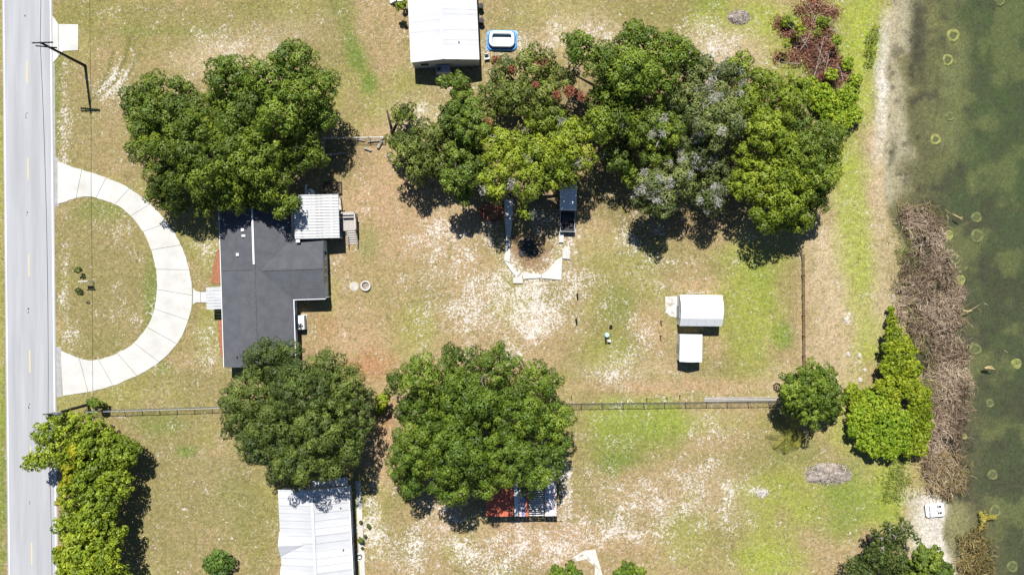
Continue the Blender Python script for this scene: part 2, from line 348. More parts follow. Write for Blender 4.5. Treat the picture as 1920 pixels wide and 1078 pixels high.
# shore: bare sand, then the lake bed
shx = np.interp(PY, SHY, SHX); dsh = (PX - shx) + (n1 - 0.5) * 16
beach = (1 - sstep(8, 30, -dsh)) * (np.clip(1 - np.abs(PY - 160) / 150, 0, 1) ** 0.5) + (1 - sstep(30, 90, -dsh)) * sstep(905, 945, PY)
lay(SAND, np.clip(beach, 0, 1) * (dsh < 40))
SPK = np.clip(SPK, 0, 0.85) * (1 - np.clip(beach, 0, 1))
BED_S = np.array((0.31, 0.28, 0.195)); BED_M = np.array((0.145, 0.135, 0.062)); BED_D = np.array((0.060, 0.075, 0.034)); BED_K = np.array((0.055, 0.050, 0.035))
wet = sstep(-6, 6, dsh)
ddeep = dsh + (n2 - 0.5) * 120
lay(BED_S, wet)
lay(BED_M, wet * sstep(10, 85, ddeep + (n1 - .5) * 110 + sstep(330, 430, PY) * 60))
lay(BED_D, wet * sstep(70, 200, ddeep + (n1 - .5) * 90 + sstep(330, 430, PY) * 50))
lay(BED_K, wet * np.clip(ell(1728, 75, 22, 75, .9) + ell(1730, 10, 30, 20, .4) + ell(1676, 290, 9, 30, .7, 10) + ell(1715, 190, 8, 12, .6) + ell(1735, 170, 8, 60, .3) + ell(1720, 700, 100, 320, .75) + ell(1830, 1000, 40, 40, .5) + ell(1760, 330, 40, 90, .35) + sstep(0.58, 0.74, n3) * .6 + sstep(0.48, 0.66, n1) * .45 * sstep(20, 60, dsh) + sstep(360, 420, PY) * sstep(0, 20, dsh) * .45, 0, 1))
lay(np.array((0.22, 0.21, 0.10)), wet * np.clip(ell(1800, 990, 35, 50, .8) + ell(1800, 130, 50, 60, .4) + ell(1770, 240, 60, 70, .4), 0, 1))
lay(np.array((0.15, 0.15, 0.062)), wet * sstep(40, 120, dsh) * sstep(0.47, 0.66, vnoise(GX * .28 + 3, GY * .28 + 77, 4)) * .6)
SPK *= 1 - wet
dm = (PX - shx) * S
GZ = np.where(dm < 0, WATER_Z * sstep(-2.2, 0.0, dm), WATER_Z - 0.02 - 0.11 * np.clip(dm, 0, 26))
GZ = GZ + np.where(dm > -1, 0, (n1 - 0.5) * 0.02)

nx, ny = PX.shape
gm = D.meshes.new('ground'); V = np.stack([GX, GY, GZ], -1).reshape(-1, 3)
idx = np.arange(nx * ny).reshape(nx, ny)
Q = np.stack([idx[:-1, :-1], idx[1:, :-1], idx[1:, 1:], idx[:-1, 1:]], -1).reshape(-1, 4)
gm.vertices.add(len(V)); gm.vertices.foreach_set('co', V.reshape(-1).astype(np.float32))
gm.loops.add(Q.size); gm.loops.foreach_set('vertex_index', Q.reshape(-1).astype(np.int32))
gm.polygons.add(len(Q)); gm.polygons.foreach_set('loop_start', np.arange(0, Q.size, 4, dtype=np.int32))
a = gm.attributes.new('cover', 'FLOAT_COLOR', 'POINT')
a.data.foreach_set('color', np.concatenate([GC.reshape(-1, 3), np.ones((nx * ny, 1))], 1).reshape(-1).astype(np.float32))
a = gm.attributes.new('bare', 'FLOAT', 'POINT'); a.data.foreach_set('value', SPK.reshape(-1).astype(np.float32))
a = gm.attributes.new('wet', 'FLOAT', 'POINT'); a.data.foreach_set('value', wet.reshape(-1).astype(np.float32))
gm.polygons.foreach_set('use_smooth', np.ones(len(Q), dtype=bool)); gm.update(calc_edges=True)

def ground_material():
    m = D.materials.new('dry_lawn_and_sand'); nt, N, L = nodes_of(m)
    out = N.new('ShaderNodeOutputMaterial'); p = N.new('ShaderNodeBsdfPrincipled')
    tc = N.new('ShaderNodeTexCoord'); src = tc.outputs['Object']
    def noise(sc, det=5, ro=0.6, dist=0.0):
        n = N.new('ShaderNodeTexNoise'); n.inputs['Scale'].default_value = sc; n.inputs['Detail'].default_value = det
        n.inputs['Roughness'].default_value = ro; n.inputs['Distortion'].default_value = dist; L.new(src, n.inputs['Vector']); return n.outputs['Fac']
    def rng_(v, a, b, c, d):
        r = N.new('ShaderNodeMapRange'); r.inputs[1].default_value = a; r.inputs[2].default_value = b; r.inputs[3].default_value = c; r.inputs[4].default_value = d
        L.new(v, r.inputs[0]); return r.outputs[0]
    def math_(op, a, b):
        n = N.new('ShaderNodeMath'); n.operation = op
        for i, q in enumerate((a, b)):
            if isinstance(q, (int, float)): n.inputs[i].default_value = q
            else: L.new(q, n.inputs[i])
        return n.outputs[0]
    def mix(f, a, b, bt='MIX'):
        n = N.new('ShaderNodeMix'); n.data_type = 'RGBA'; n.blend_type = bt
        for key, q in (('Factor', f), ('A', a), ('B', b)):
            if isinstance(q, (int, float)): n.inputs[key].default_value = q
            elif isinstance(q, tuple): n.inputs[key].default_value = (*q, 1)
            else: L.new(q, n.inputs[key])
        return n.outputs['Result']
    cov = N.new('ShaderNodeAttribute'); cov.attribute_name = 'cover'
    bare = N.new('ShaderNodeAttribute'); bare.attribute_name = 'bare'
    wt = N.new('ShaderNodeAttribute'); wt.attribute_name = 'wet'
    dry = math_('SUBTRACT', 1.0, wt.outputs['Fac'])
    c = cov.outputs['Color']
    # tufts: greener and darker, straw: paler
    tuft = rng_(noise(1.1, 7, 0.68, 0.4), 0.50, 0.66, 0.0, 0.55)
    c = mix(math_('MULTIPLY', tuft, dry), c, (0.150, 0.150, 0.042))
    straw = rng_(noise(2.3, 6, 0.7, 0.6), 0.54, 0.70, 0.0, 0.65)
    c = mix(math_('MULTIPLY', straw, dry), c, (0.40, 0.31, 0.185))
    br = math_('MULTIPLY', rng_(noise(6.0, 4, 0.75), 0.3, 0.7, 0.6, 1.4), rng_(noise(2.6, 4, 0.6, 0.8), 0.32, 0.68, 0.72, 1.28))
    bw = N.new('ShaderNodeCombineColor')
    for i in range(3): L.new(br, bw.inputs[i])
    c = mix(1.0, c, bw.outputs[0], 'MULTIPLY')
    # bare white sand showing between the tufts
    pat = math_('ADD', math_('MULTIPLY', noise(2.9, 6, 0.7, 1.1), 0.74), math_('MULTIPLY', noise(0.45, 3, 0.5), 0.26))
    f = math_('ADD', pat, math_('MULTIPLY', bare.outputs['Fac'], 0.135))
    f = rng_(f, 0.585, 0.640, 0.0, 0.9)
    fl = math_('ADD', noise(3.6, 3, 0.55, 0.5), math_('MULTIPLY', bare.outputs['Fac'], 0.17))
    f = math_('MAXIMUM', f, rng_(fl, 0.665, 0.71, 0.0, 0.85))
    f = math_('MULTIPLY', f, dry)
    c = mix(f, c, mix(noise(7, 3), (0.66, 0.635, 0.60), (0.52, 0.47, 0.41)))
    # dark specks of litter
    sp = rng_(noise(3.6, 5, 0.65, 1.2), 0.58, 0.66, 0.0, 0.6)
    c = mix(sp, c, (0.085, 0.07, 0.032))
    L.new(c, p.inputs['Base Color']); p.inputs['Roughness'].default_value = 0.95; p.inputs['Specular IOR Level'].default_value = 0.1
    b = N.new('ShaderNodeBump'); b.inputs['Strength'].default_value = 0.55; b.inputs['Distance'].default_value = 0.10
    L.new(noise(3.2, 6, 0.7), b.inputs['Height']); L.new(b.outputs[0], p.inputs['Normal'])
    L.new(p.outputs[0], out.inputs['Surface']); return m
M['ground'] = ground_material(); gm.materials.append(M['ground'])
tag(link('ground', gm), kind='structure')

# ------------------------------------------------------------------ lake water: clear surface over a greenish absorbing body
def water_material():
    m = D.materials.new('lake_water'); nt, N, L = nodes_of(m)
    out = N.new('ShaderNodeOutputMaterial')
    t = N.new('ShaderNodeBsdfTransparent'); g = N.new('ShaderNodeBsdfGlossy'); g.inputs['Roughness'].default_value = 0.08
    fr = N.new('ShaderNodeFresnel'); fr.inputs['IOR'].default_value = 1.33
    nz = N.new('ShaderNodeTexNoise'); nz.inputs['Scale'].default_value = 1.6; nz.inputs['Detail'].default_value = 4
    tc = N.new('ShaderNodeTexCoord'); L.new(tc.outputs['Object'], nz.inputs['Vector'])
    b = N.new('ShaderNodeBump'); b.inputs['Strength'].default_value = 0.15; b.inputs['Distance'].default_value = 0.05
    L.new(nz.outputs['Fac'], b.inputs['Height']); L.new(b.outputs[0], g.inputs['Normal'])
    mx = N.new('ShaderNodeMixShader'); L.new(fr.outputs[0], mx.inputs[0]); L.new(t.outputs[0], mx.inputs[1]); L.new(g.outputs[0], mx.inputs[2])
    L.new(mx.outputs[0], out.inputs['Surface'])
    v = N.new('ShaderNodeVolumePrincipled'); v.inputs['Color'].default_value = (0.112, 0.165, 0.085, 1); v.inputs['Density'].default_value = 0.24
    v.inputs['Absorption Color'].default_value = (0.42, 0.62, 0.36, 1)
    L.new(v.outputs[0], out.inputs['Volume'])
    return m
M['water'] = water_material()
wpts = [at(x, y) for x, y in SHORE]
wp = [(p.x - 3.0, p.y) for p in wpts]
wp = [(wp[0][0], 2900)] + wp + [(wp[-1][0], -2900), (2900, -2900), (2900, 2900)]
w = MB().extrude(wp, -6.0, WATER_Z).build('lake_water', M['water']); tag(w, kind='structure')

# ------------------------------------------------------------------ road with painted lines
def road_x(px0, py):            # a line of the road: x at the picture's top edge, running slightly to the right
    return px0 + py * 0.0100
def strip(px0, px1, y0, y1, z0, z1, mb=None):
    mb = mb or MB()
    pts = [at(road_x(px0, y0), y0), at(road_x(px1, y0), y0), at(road_x(px1, y1), y1), at(road_x(px0, y1), y1)]
    return mb.extrude([(p.x, p.y) for p in pts], z0, z1)
YF0, YF1 = -12000, 13000
road = strip(4.0, 98.5, YF0, YF1, -0.1, 0.030).build('road', M['asphalt']); tag(road, kind='structure')
for a_, b_ in ((6.2, 8.2), (93.6, 95.8)):
    strip(a_, b_, -6000, 7000, 0.028, 0.036).build('edge_line', M['paint_white'], road)
for y in [-425, -245, -65, 115, 296, 477, 656, 836, 1016, 1196, 1376]:
    strip(48.6, 50.6, y, y + 42, 0.028, 0.036).build('centre_line_dash', M['paint_yellow'], road)
for y in [36, 219, 401, 585, 760, 945]:
    mb = MB()
    for k in range(3):
        q = at(road_x(47.5 + random.uniform(-1.2, 1.2), y), y + random.uniform(-7, 7))
        mb.box((q.x, q.y, 0.036), (random.uniform(.05, .11), random.uniform(.10, .26), 0.012), random.uniform(-.4, .4))
    mb.build('pavement_marker', M['tar'], road)
for x0, y0, y1 in [(34, 960, 1045), (46, 600, 1078), (57, 330, 420), (30, 640, 700)]:
    mb = MB(); pts = []
    for k in range(14):
        y = y0 + (y1 - y0) * k / 13; q = at(road_x(x0, y) + random.uniform(-.5, .5), y); pts.append((q.x, q.y, 0.030))
    mb.tube(pts, 0.010, 4).build('sealed_crack', M['shoulder'], road)
sh = strip(98.7, 101.5, 120, 296, -0.1, 0.016); sh = sh.build('road_shoulder', M['shoulder']); tag(sh, kind='structure')
sh = strip(98.7, 107.0, 296, 388, -0.1, 0.020).build('road_apron', M['shoulder']); tag(sh, kind='structure')
sh = strip(98.7, 109.0, 650, 744, -0.1, 0.020).build('road_apron', M['shoulder']); tag(sh, kind='structure')

# ------------------------------------------------------------------ circular driveway of cast slabs
def resample(pts, n):
    P = np.array(pts, float); d = np.r_[0, np.cumsum(np.hypot(*np.diff(P, axis=0).T))]; t = np.linspace(0, d[-1], n)
    return np.stack([np.interp(t, d, P[:, 0]), np.interp(t, d, P[:, 1])], 1)
def smooth(P, k=2):
    for _ in range(k):
        Q = P.copy(); Q[1:-1] = (P[:-2] + 2 * P[1:-1] + P[2:]) / 4; P = Q
    return P
OUT = [(108, 303), (140, 315), (180, 326), (230, 345), (270, 372), (305, 405), (330, 440), (347, 475), (356, 510), (361, 540), (361, 570), (356, 592), (345, 625), (325, 655), (295, 682), (260, 703), (215, 722), (165, 735), (118, 742)]
INN = [(108, 383), (135, 374), (163, 367), (200, 376), (230, 390), (255, 415), (275, 445), (288, 480), (295, 515), (295, 550), (290, 585), (275, 615), (250, 645), (220, 663), (190, 673), (168, 677), (140, 668), (114, 657)]
NS = 15; SUB = 6
po = smooth(resample(OUT, NS * SUB + 1)); pi_ = smooth(resample(INN, NS * SUB + 1))
for arr_ in (po, pi_):
    arr_[1:-1] += np.array([[random.uniform(-.7, .7), random.uniform(-.7, .7)] for _ in range(len(arr_) - 2)])
def W2(p): q = at(p[0], p[1]); return (q.x, q.y)
drive = MB().extrude([W2(p) for p in po] + [W2(p) for p in pi_[::-1]], -0.1, 0.040).build('driveway', M['joint']); tag(drive, kind='structure')
for k in range(NS):
    o_ = po[k * SUB:(k + 1) * SUB + 1].copy(); i_ = pi_[k * SUB:(k + 1) * SUB + 1].copy()
    for arr in (o_, i_):
        g = 0.38
        d0 = arr[1] - arr[0]; d1 = arr[-1] - arr[-2]
        arr[0] += d0 / np.hypot(*d0) * g; arr[-1] -= d1 / np.hypot(*d1) * g
    MB().extrude([W2(p) for p in o_] + [W2(p) for p in i_[::-1]], 0.0, 0.062 + random.uniform(-.004, .004)).build('slab', M['concrete'], drive)
walk = MB().extrude([W2(p) for p in ((360, 545), (391, 546), (391, 568), (360, 568))], -0.1, 0.036).build('walkway', M['joint']); tag(walk, kind='structure')
MB().extrude([W2(p) for p in ((362.3, 540), (368, 545.5), (376, 547.3), (376, 566.6), (368, 567), (361.8, 571))], 0.0, 0.066).build('slab', M['concrete'], walk)
MB().extrude([W2(p) for p in ((376.8, 547.3), (391, 547.5), (391, 567), (376.8, 566.6))], 0.0, 0.064).build('slab', M['concrete'], walk)
apr = MB().extrude([W2(p) for p in ((98.9, 33), (110, 47), (146, 47), (146, 94), (120, 96), (99.6, 118))], -0.1, 0.034).build('driveway_apron', M['joint']); tag(apr, kind='structure')
MB().extrude([W2(p) for p in ((98.9, 30), (109.5, 45), (110, 106.5), (99.6, 119))], 0.0, 0.056).build('slab', M['concrete'], apr)
MB().extrude([W2(p) for p in ((110.3, 46), (147, 46.5), (147, 95), (119, 96.5), (110.7, 105))], 0.0, 0.060).build('slab', M['concrete'], apr)

# ------------------------------------------------------------------ vegetation generators
def unit(v): return v / np.maximum(np.linalg.norm(v, axis=-1, keepdims=True), 1e-9)
def rand_dirs(n, r, zmin=-1.0):
    z = r.uniform(zmin, 1, n); a = r.uniform(0, 2 * PI, n); s = np.sqrt(np.maximum(0, 1 - z * z))
    return np.stack([s * np.cos(a), s * np.sin(a), z], 1)

def leaf_quads(P, Nn, L, Wd, r, lean=None):
    n = len(P); Nn = unit(Nn)
    t = r.normal(size=(n, 3)) if lean is None else lean + r.normal(size=(n, 3)) * 0.45
    t = unit(t - Nn * np.sum(t * Nn, 1, keepdims=True)); b = np.cross(Nn, t)
    l = (L * r.uniform(0.65, 1.25, n))[:, None]; w_ = (Wd * r.uniform(0.7, 1.25, n))[:, None]
    droop = Nn * l * 0.12
    return np.stack([P - t * l * .5 - droop, P + b * w_ * .5 + t * l * .08, P + t * l * .5 - droop, P - b * w_ * .5 + t * l * .08], 1)

def crown_arrays(lobes, seed, L=0.27, Wd=0.17, rc=0.90, per=290, flat=0.80, cover=1.0, fill=1.0, tvar=0.30):
    r = np.random.RandomState(seed); QV = []; TT = []
    LB = np.array([l[:4] for l in lobes], float); C = []; DD = []; RC = []; LT = []
    lts = r.uniform(-0.18, 0.18, len(LB))
    for i, (x, y, z, R) in enumerate(LB):
        n = max(12, int(cover * 16.0 * R * R / (rc * rc)))
        d = rand_dirs(n, r, -0.35)
        wob = 1 + 0.16 * np.sin(d[:, 0] * 5 + i) * np.cos(d[:, 1] * 4.3 + 2 * i)
        c = np.array([x, y, z]) + d * np.array([R, R, R * flat]) * (r.uniform(0.66, 1.0, n) * wob)[:, None]
        keep = np.ones(n, bool)
        for j, (x2, y2, z2, R2) in enumerate(LB):
            if j == i: continue
            q = (c - np.array([x2, y2, z2])) / np.array([R2, R2, R2 * flat])
            keep &= (np.sum(q * q, 1) > 0.60 ** 2)
        c = c[keep]; d = d[keep]; n = len(c)
        if n == 0: continue
        C.append(c); DD.append(d); RC.append(rc * r.uniform(0.42, 1.32, n) * min(1.0, 0.35 + R / 4.0)); LT.append(np.full(n, lts[i]))
    C = np.concatenate(C); DD = np.concatenate(DD); RC = np.concatenate(RC); LT = np.concatenate(LT)
    # keep clumps apart so that dark gaps stay between them
    order = np.argsort(-(C[:, 2] + r.uniform(-1, 1, len(C)))); sel = []
    P_ = np.zeros((0, 3)); R_ = np.zeros(0)
    for k in order:
        if len(P_):
            dd = np.linalg.norm((P_ - C[k]) * np.array([1, 1, 0.8]), axis=1)
            if np.any(dd < 0.63 * (R_ + RC[k])): continue
        sel.append(k); P_ = np.vstack([P_, C[k]]); R_ = np.append(R_, RC[k])
    C, DD, RC, LT = C[sel], DD[sel], RC[sel], LT[sel]; n = len(C)
    ct = LT + r.uniform(-tvar, tvar, n) * 0.8
    m = np.maximum(14, per * (RC / rc) ** 2).astype(int); ii = np.repeat(np.arange(n), m); N_ = len(ii)
    e = rand_dirs(N_, r, -0.40)
    lump = 1 + 0.22 * np.sin(e[:, 0] * 6 + ii * 1.3) * np.sin(e[:, 1] * 6 + ii * 2.1)
    rad = r.uniform(0.78, 1.08, N_) * lump
    P = C[ii] + e * np.array([1, 1, 0.75]) * (RC[ii] * rad)[:, None]
    Nn = 0.95 * e + 0.20 * DD[ii] + np.array([0, 0, 0.10]) + 0.33 * r.normal(size=(N_, 3))
    lean = e * 0.8 + np.array([0, 0, -0.3])
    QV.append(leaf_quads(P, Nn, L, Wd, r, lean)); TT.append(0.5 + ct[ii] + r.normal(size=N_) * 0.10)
    for i, (x, y, z, R) in enumerate(LB):       # inner foliage that closes the crown, tinted darker to deepen shade in the gaps
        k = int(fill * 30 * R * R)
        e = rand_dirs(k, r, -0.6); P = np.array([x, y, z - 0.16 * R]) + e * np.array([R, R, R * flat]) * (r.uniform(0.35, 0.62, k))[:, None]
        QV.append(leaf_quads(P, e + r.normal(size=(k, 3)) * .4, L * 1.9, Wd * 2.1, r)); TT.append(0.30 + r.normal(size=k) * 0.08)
    return np.concatenate(QV), np.clip(np.concatenate(TT), 0, 1)

def limb_pts(a, b, r, bend=0.12, n=5):
    a = Vector(a); b = Vector(b); L_ = (b - a).length; out = []
    o = Vector((r.uniform(-1, 1), r.uniform(-1, 1), r.uniform(0, 1))) * bend * L_
    for i in range(n):
        t = i / (n - 1); out.append(a.lerp(b, t) + o * math.sin(PI * t))
    return out

def tree(name, label, lobes, T, leafm, seed, base=None, cat='tree', group=None, trunk_r=0.35, flat=0.95, zvar=1.6, edge=0.35, moss=0, dead=0, sprays=(), dark_trunk=None, **kw):
    """lobes: (px, py, radius px[, top height]) as read off the photograph"""
    r = np.random.RandomState(seed)
    cx = np.mean([l[0] for l in lobes]); cy = np.mean([l[1] for l in lobes])
    RR = max(math.hypot(l[0] - cx, l[1] - cy) + l[2] * .6 for l in lobes)
    Wl = []
    for l in lobes:
        if len(l) > 3: top = l[3]
        else:
            d = math.hypot(l[0] - cx, l[1] - cy) / RR; top = T * (1 - edge * d * d) + r.uniform(-zvar, zvar)
        R = l[2] * 0.88 * S * (H - top) / H; zc = max(top - flat * R, R * flat * 0.55 + 0.2)
        p = at(l[0], l[1], zc + 0.4 * flat * R); Wl.append((p.x, p.y, zc, R))
    if base is None: b = Vector((np.mean([q[0] for q in Wl]), np.mean([q[1] for q in Wl]), 0))
    else: b = at(base[0], base[1], 0)
    o = thing(name, label, cat, b, 0, group)
    loc = [(x - b.x, y - b.y, z, R) for x, y, z, R in Wl]
    QV, TT = crown_arrays(loc, seed, flat=flat, **kw)
    link('crown', quads_mesh('crown', QV, leafm, TT), o)
    zt = min(0.45 * T, np.mean([q[2] for q in loc]) * 0.6)
    MB().tube([(0, 0, -0.3), (0, 0, 0.3), (r.uniform(-.2, .2), r.uniform(-.2, .2), zt)], [trunk_r * 1.5, trunk_r * 1.1, trunk_r * 0.8], 10).build('trunk', M['bark'], o, smooth=True)
    for q in sorted(loc, key=lambda q: -q[3])[:9]:
        e = (q[0], q[1], q[2] + 0.2 * q[3] * flat)
        pts = limb_pts((0, 0, zt * 0.9), e, r)
        MB().tube(pts, [trunk_r * .6, trunk_r * .48, trunk_r * .36, trunk_r * .25, trunk_r * .12], 7).build('limb', M['bark'], o, smooth=True)
    if dead:        # bare grey twigs standing out of the crown
        for k in range(dead):
            q = loc[r.randint(len(loc))]; d = rand_dirs(1, r, 0.25)[0]
            s0 = Vector((q[0], q[1], q[2])) + Vector(d * np.array([1, 1, flat])) * q[3] * 0.7
            s1 = Vector((q[0], q[1], q[2])) + Vector(d * np.array([1, 1, flat])) * q[3] * r.uniform(1.05, 1.25)
            mb = MB(); mb.tube([s0, s0.lerp(s1, .5) + Vector(r.normal(size=3)) * .12, s1], [0.055, 0.045, 0.02], 5)
            for _ in range(4):
                m0 = s0.lerp(s1, r.uniform(.3, .9)); m1 = m0 + Vector(r.normal(size=3)) * 0.45 + Vector((0, 0, .1)); mb.tube([m0, m1], [0.03, 0.012], 4)
            mb.build('dead_branch', M['dead_wood'], o)
    if moss:        # hanks of grey hanging moss
        for k in range(moss):
            q = loc[r.randint(len(loc))]; d = rand_dirs(1, r, 0.25)[0]
            c = np.array(q[:3]) + d * np.array([1, 1, flat]) * q[3] * r.uniform(.95, 1.12); m = 60
            P = c + np.clip(r.normal(size=(m, 3)), -1.7, 1.7) * np.array([.30, .30, .16])
            link('moss_hank', quads_mesh('moss_hank', leaf_quads(P, r.normal(size=(m, 3)) + np.array([0, 0, 1.0]), 0.55, 0.06, r), M['moss'], r.uniform(.2, .95, m)), o)
    for (sx, sy, sz, sr) in sprays:     # sprays of rust-coloured dead leaves
        c = at(sx, sy, sz) - b; m = int(330 * sr)
        P = np.array(c) + rand_dirs(m, r) * (r.uniform(0, 1, m) ** .6 * sr)[:, None] * np.array([1, 1, .55])
        link('dead_leaf_spray', quads_mesh('dead_leaf_spray', leaf_quads(P, rand_dirs(m, r, -.2) + np.array([0, 0, .6]), .26, .12, r), M['leaf_rust'], r.uniform(0, 1, m)), o)
    return o

M['leaf_oak'] = leaf_mat('oak_leaf', (0.041, 0.068, 0.010), (0.120, 0.179, 0.017), (0.278, 0.344, 0.030), .16)
M['leaf_dark'] = leaf_mat('dark_oak_leaf', (0.033, 0.055, 0.013), (0.091, 0.135, 0.023), (0.206, 0.260, 0.047), .16)
M['leaf_mid'] = leaf_mat('glossy_oak_leaf', (0.039, 0.070, 0.009), (0.107, 0.175, 0.015), (0.251, 0.333, 0.034), .16)
M['leaf_camphor'] = leaf_mat('camphor_leaf', (0.041, 0.071, 0.010), (0.114, 0.176, 0.021), (0.257, 0.325, 0.042), .18)
M['leaf_yellow'] = leaf_mat('yellow_green_leaf', (0.075, 0.119, 0.012), (0.197, 0.268, 0.019), (0.372, 0.430, 0.034), .18)
M['leaf_olive'] = leaf_mat('olive_leaf', (0.045, 0.066, 0.014), (0.125, 0.167, 0.026), (0.267, 0.317, 0.052), .16)
M['leaf_grey'] = leaf_mat('grey_green_leaf', (0.047, 0.070, 0.019), (0.140, 0.181, 0.042), (0.311, 0.348, 0.100), .16)
M['leaf_lime'] = leaf_mat('lime_leaf', (0.095, 0.145, 0.008), (0.240, 0.320, 0.016), (0.430, 0.470, 0.026), 0.22)
M['leaf_road'] = leaf_mat('roadside_leaf', (0.073, 0.118, 0.011), (0.201, 0.279, 0.018), (0.403, 0.465, 0.030), .18)
M['leaf_vine'] = leaf_mat('vine_leaf', (0.113, 0.206, 0.010), (0.255, 0.378, 0.020), (0.443, 0.497, 0.038), 0.22)
M['leaf_flower'] = leaf_mat('yellow_blossom', (0.20, 0.22, 0.012), (0.38, 0.38, 0.015), (0.54, 0.50, 0.02), 0.25)
M['leaf_rust'] = leaf_mat('rust_dead_leaf', (0.15, 0.045, 0.022), (0.30, 0.095, 0.05), (0.42, 0.17, 0.09), 0.2)
M['leaf_brown'] = leaf_mat('brown_dead_leaf', (0.144, 0.052, 0.034), (0.324, 0.132, 0.086), (0.528, 0.322, 0.230), 0.2)
M['moss'] = leaf_mat('grey_moss', (0.26, 0.26, 0.20), (0.42, 0.41, 0.36), (0.60, 0.58, 0.54), 0.2)
M['reed'] = leaf_mat('dead_reed', (0.070, 0.048, 0.026), (0.230, 0.160, 0.098), (0.50, 0.385, 0.275), 0.15)
M['black_flake'] = leaf_mat('black_litter', (0.008, 0.007, 0.006), (0.02, 0.017, 0.014), (0.06, 0.05, 0.04), .0)
M['reed_grey'] = leaf_mat('grey_twig', (0.13, 0.10, 0.08), (0.36, 0.31, 0.27), (0.58, 0.54, 0.50), .1)
M['reed_gold'] = leaf_mat('golden_reed', (0.08, 0.065, 0.02), (0.21, 0.165, 0.055), (0.36, 0.27, 0.11), 0.2)
M['palm'] = leaf_mat('palm_leaf', (0.043, 0.088, 0.017), (0.102, 0.184, 0.028), (0.204, 0.304, 0.049), 0.2)
M['palm_yellow'] = leaf_mat('yellowing_palm_leaf', (0.090, 0.112, 0.019), (0.285, 0.285, 0.039), (0.495, 0.420, 0.065), 0.2)
M['grass'] = leaf_mat('tall_grass', (0.08, 0.12, 0.015), (0.15, 0.20, 0.025), (0.27, 0.28, 0.05), 0.25)

# ------------------------------------------------------------------ trees
tree('oak_tree', 'broad green oak overhanging the top of the dark-roofed house', [(390, 315, 62), (470, 295, 68), (325, 325, 52), (300, 355, 36, 6), (440, 240, 66), (505, 345, 46, 8.5), (538, 383, 28, 6.8), (425, 362, 40, 7.5), (275, 275, 42), (345, 265, 55), (560, 275, 52), (380, 385, 24, 5), (480, 375, 28, 6), (330, 375, 28, 5)], 11.0, M['leaf_oak'], 101, trunk_r=.5)
tree('oak_tree', 'dark green oak at the upper right of the left grove', [(553, 118, 50), (582, 168, 52), (592, 222, 40), (498, 148, 52), (430, 143, 46), (525, 205, 55), (465, 195, 50), (415, 170, 36)], 11.0, M['leaf_mid'], 102, trunk_r=.45)
tree('oak_tree', 'leftmost small oak reaching towards the road above the circular drive', [(290, 172, 40), (250, 188, 32), (338, 180, 38), (300, 215, 40), (345, 222, 42), (388, 205, 42), (268, 232, 34)], 8.5, M['leaf_camphor'], 103, trunk_r=.32)
tree('oak_tree', 'dense dark oak above the long white roof at the bottom', [(500, 678, 46, 8), (545, 665, 26, 7), (470, 745, 52), (450, 790, 42), (560, 740, 66), (630, 735, 56), (655, 790, 48), (600, 800, 66), (520, 810, 62), (545, 868, 46), (600, 865, 42), (480, 838, 42), (560, 905, 22, 6), (645, 840, 42), (610, 690, 36), (680, 745, 26, 7), (430, 750, 26, 6.5)], 12.0, M['leaf_dark'], 104, trunk_r=.55, L=.23, Wd=.14, rc=.78, per=280)
tree('oak_tree', 'large round oak in the centre shading the red and blue roof', [(860, 690, 48), (935, 690, 45), (790, 705, 42), (745, 715, 28, 7.5), (1000, 720, 44), (1040, 712, 20, 7), (880, 760, 72), (800, 770, 62), (960, 780, 70), (1030, 790, 42), (780, 840, 58), (860, 850, 66), (950, 860, 62), (1025, 865, 40), (770, 895, 38, 7.5), (845, 912, 42), (908, 905, 34), (985, 922, 18, 6), (1008, 893, 32), (745, 875, 24, 6.5), (1045, 830, 26, 7)], 12.5, M['leaf_mid'], 105, trunk_r=.6, L=.26, Wd=.16, rc=.85, dead=4)
# the upper wood
tree('oak_tree', 'small olive oak next to the pruned stump at the wood\'s left end', [(758, 285, 36), (795, 265, 40), (785, 305, 36), (830, 255, 36), (825, 300, 38), (740, 265, 20, 5)], 7.5, M['leaf_olive'], 111, trunk_r=.28)
tree('camphor_tree', 'fresh green tree with billowing clumps near the white building', [(858, 158, 26, 6), (835, 150, 14, 5), (872, 195, 32), (850, 215, 30), (885, 235, 36), (870, 285, 40), (890, 325, 34), (852, 338, 28), (872, 360, 20, 6), (890, 290, 30)], 9.0, M['leaf_camphor'], 112, trunk_r=.32, L=.27, Wd=.19, rc=.8, tvar=.2)
tree('oak_tree', 'bright yellow-green oak over the old concrete path', [(955, 285, 50), (1030, 238, 52), (1075, 262, 42), (990, 335, 44), (1055, 312, 38), (1088, 296, 32), (930, 342, 32), (925, 365, 20, 6.5), (985, 398, 17, 7.2), (1030, 345, 20, 8), (1064, 334, 22, 7.5), (1005, 290, 40)], 11.0, M['leaf_yellow'], 113, trunk_r=.42, moss=10, dead=3)
tree('oak_tree', 'tall dark oak standing highest into the top lawn', [(1200, 80, 48), (1252, 100, 46), (1190, 135, 52), (1130, 115, 40), (1095, 88, 32), (1075, 105, 18, 6), (1285, 112, 34), (1165, 165, 50), (1240, 150, 45), (1070, 70, 18, 5.5)], 11.0, M['leaf_mid'], 114, trunk_r=.45, sprays=((1150, 133, 9.5, .75),))
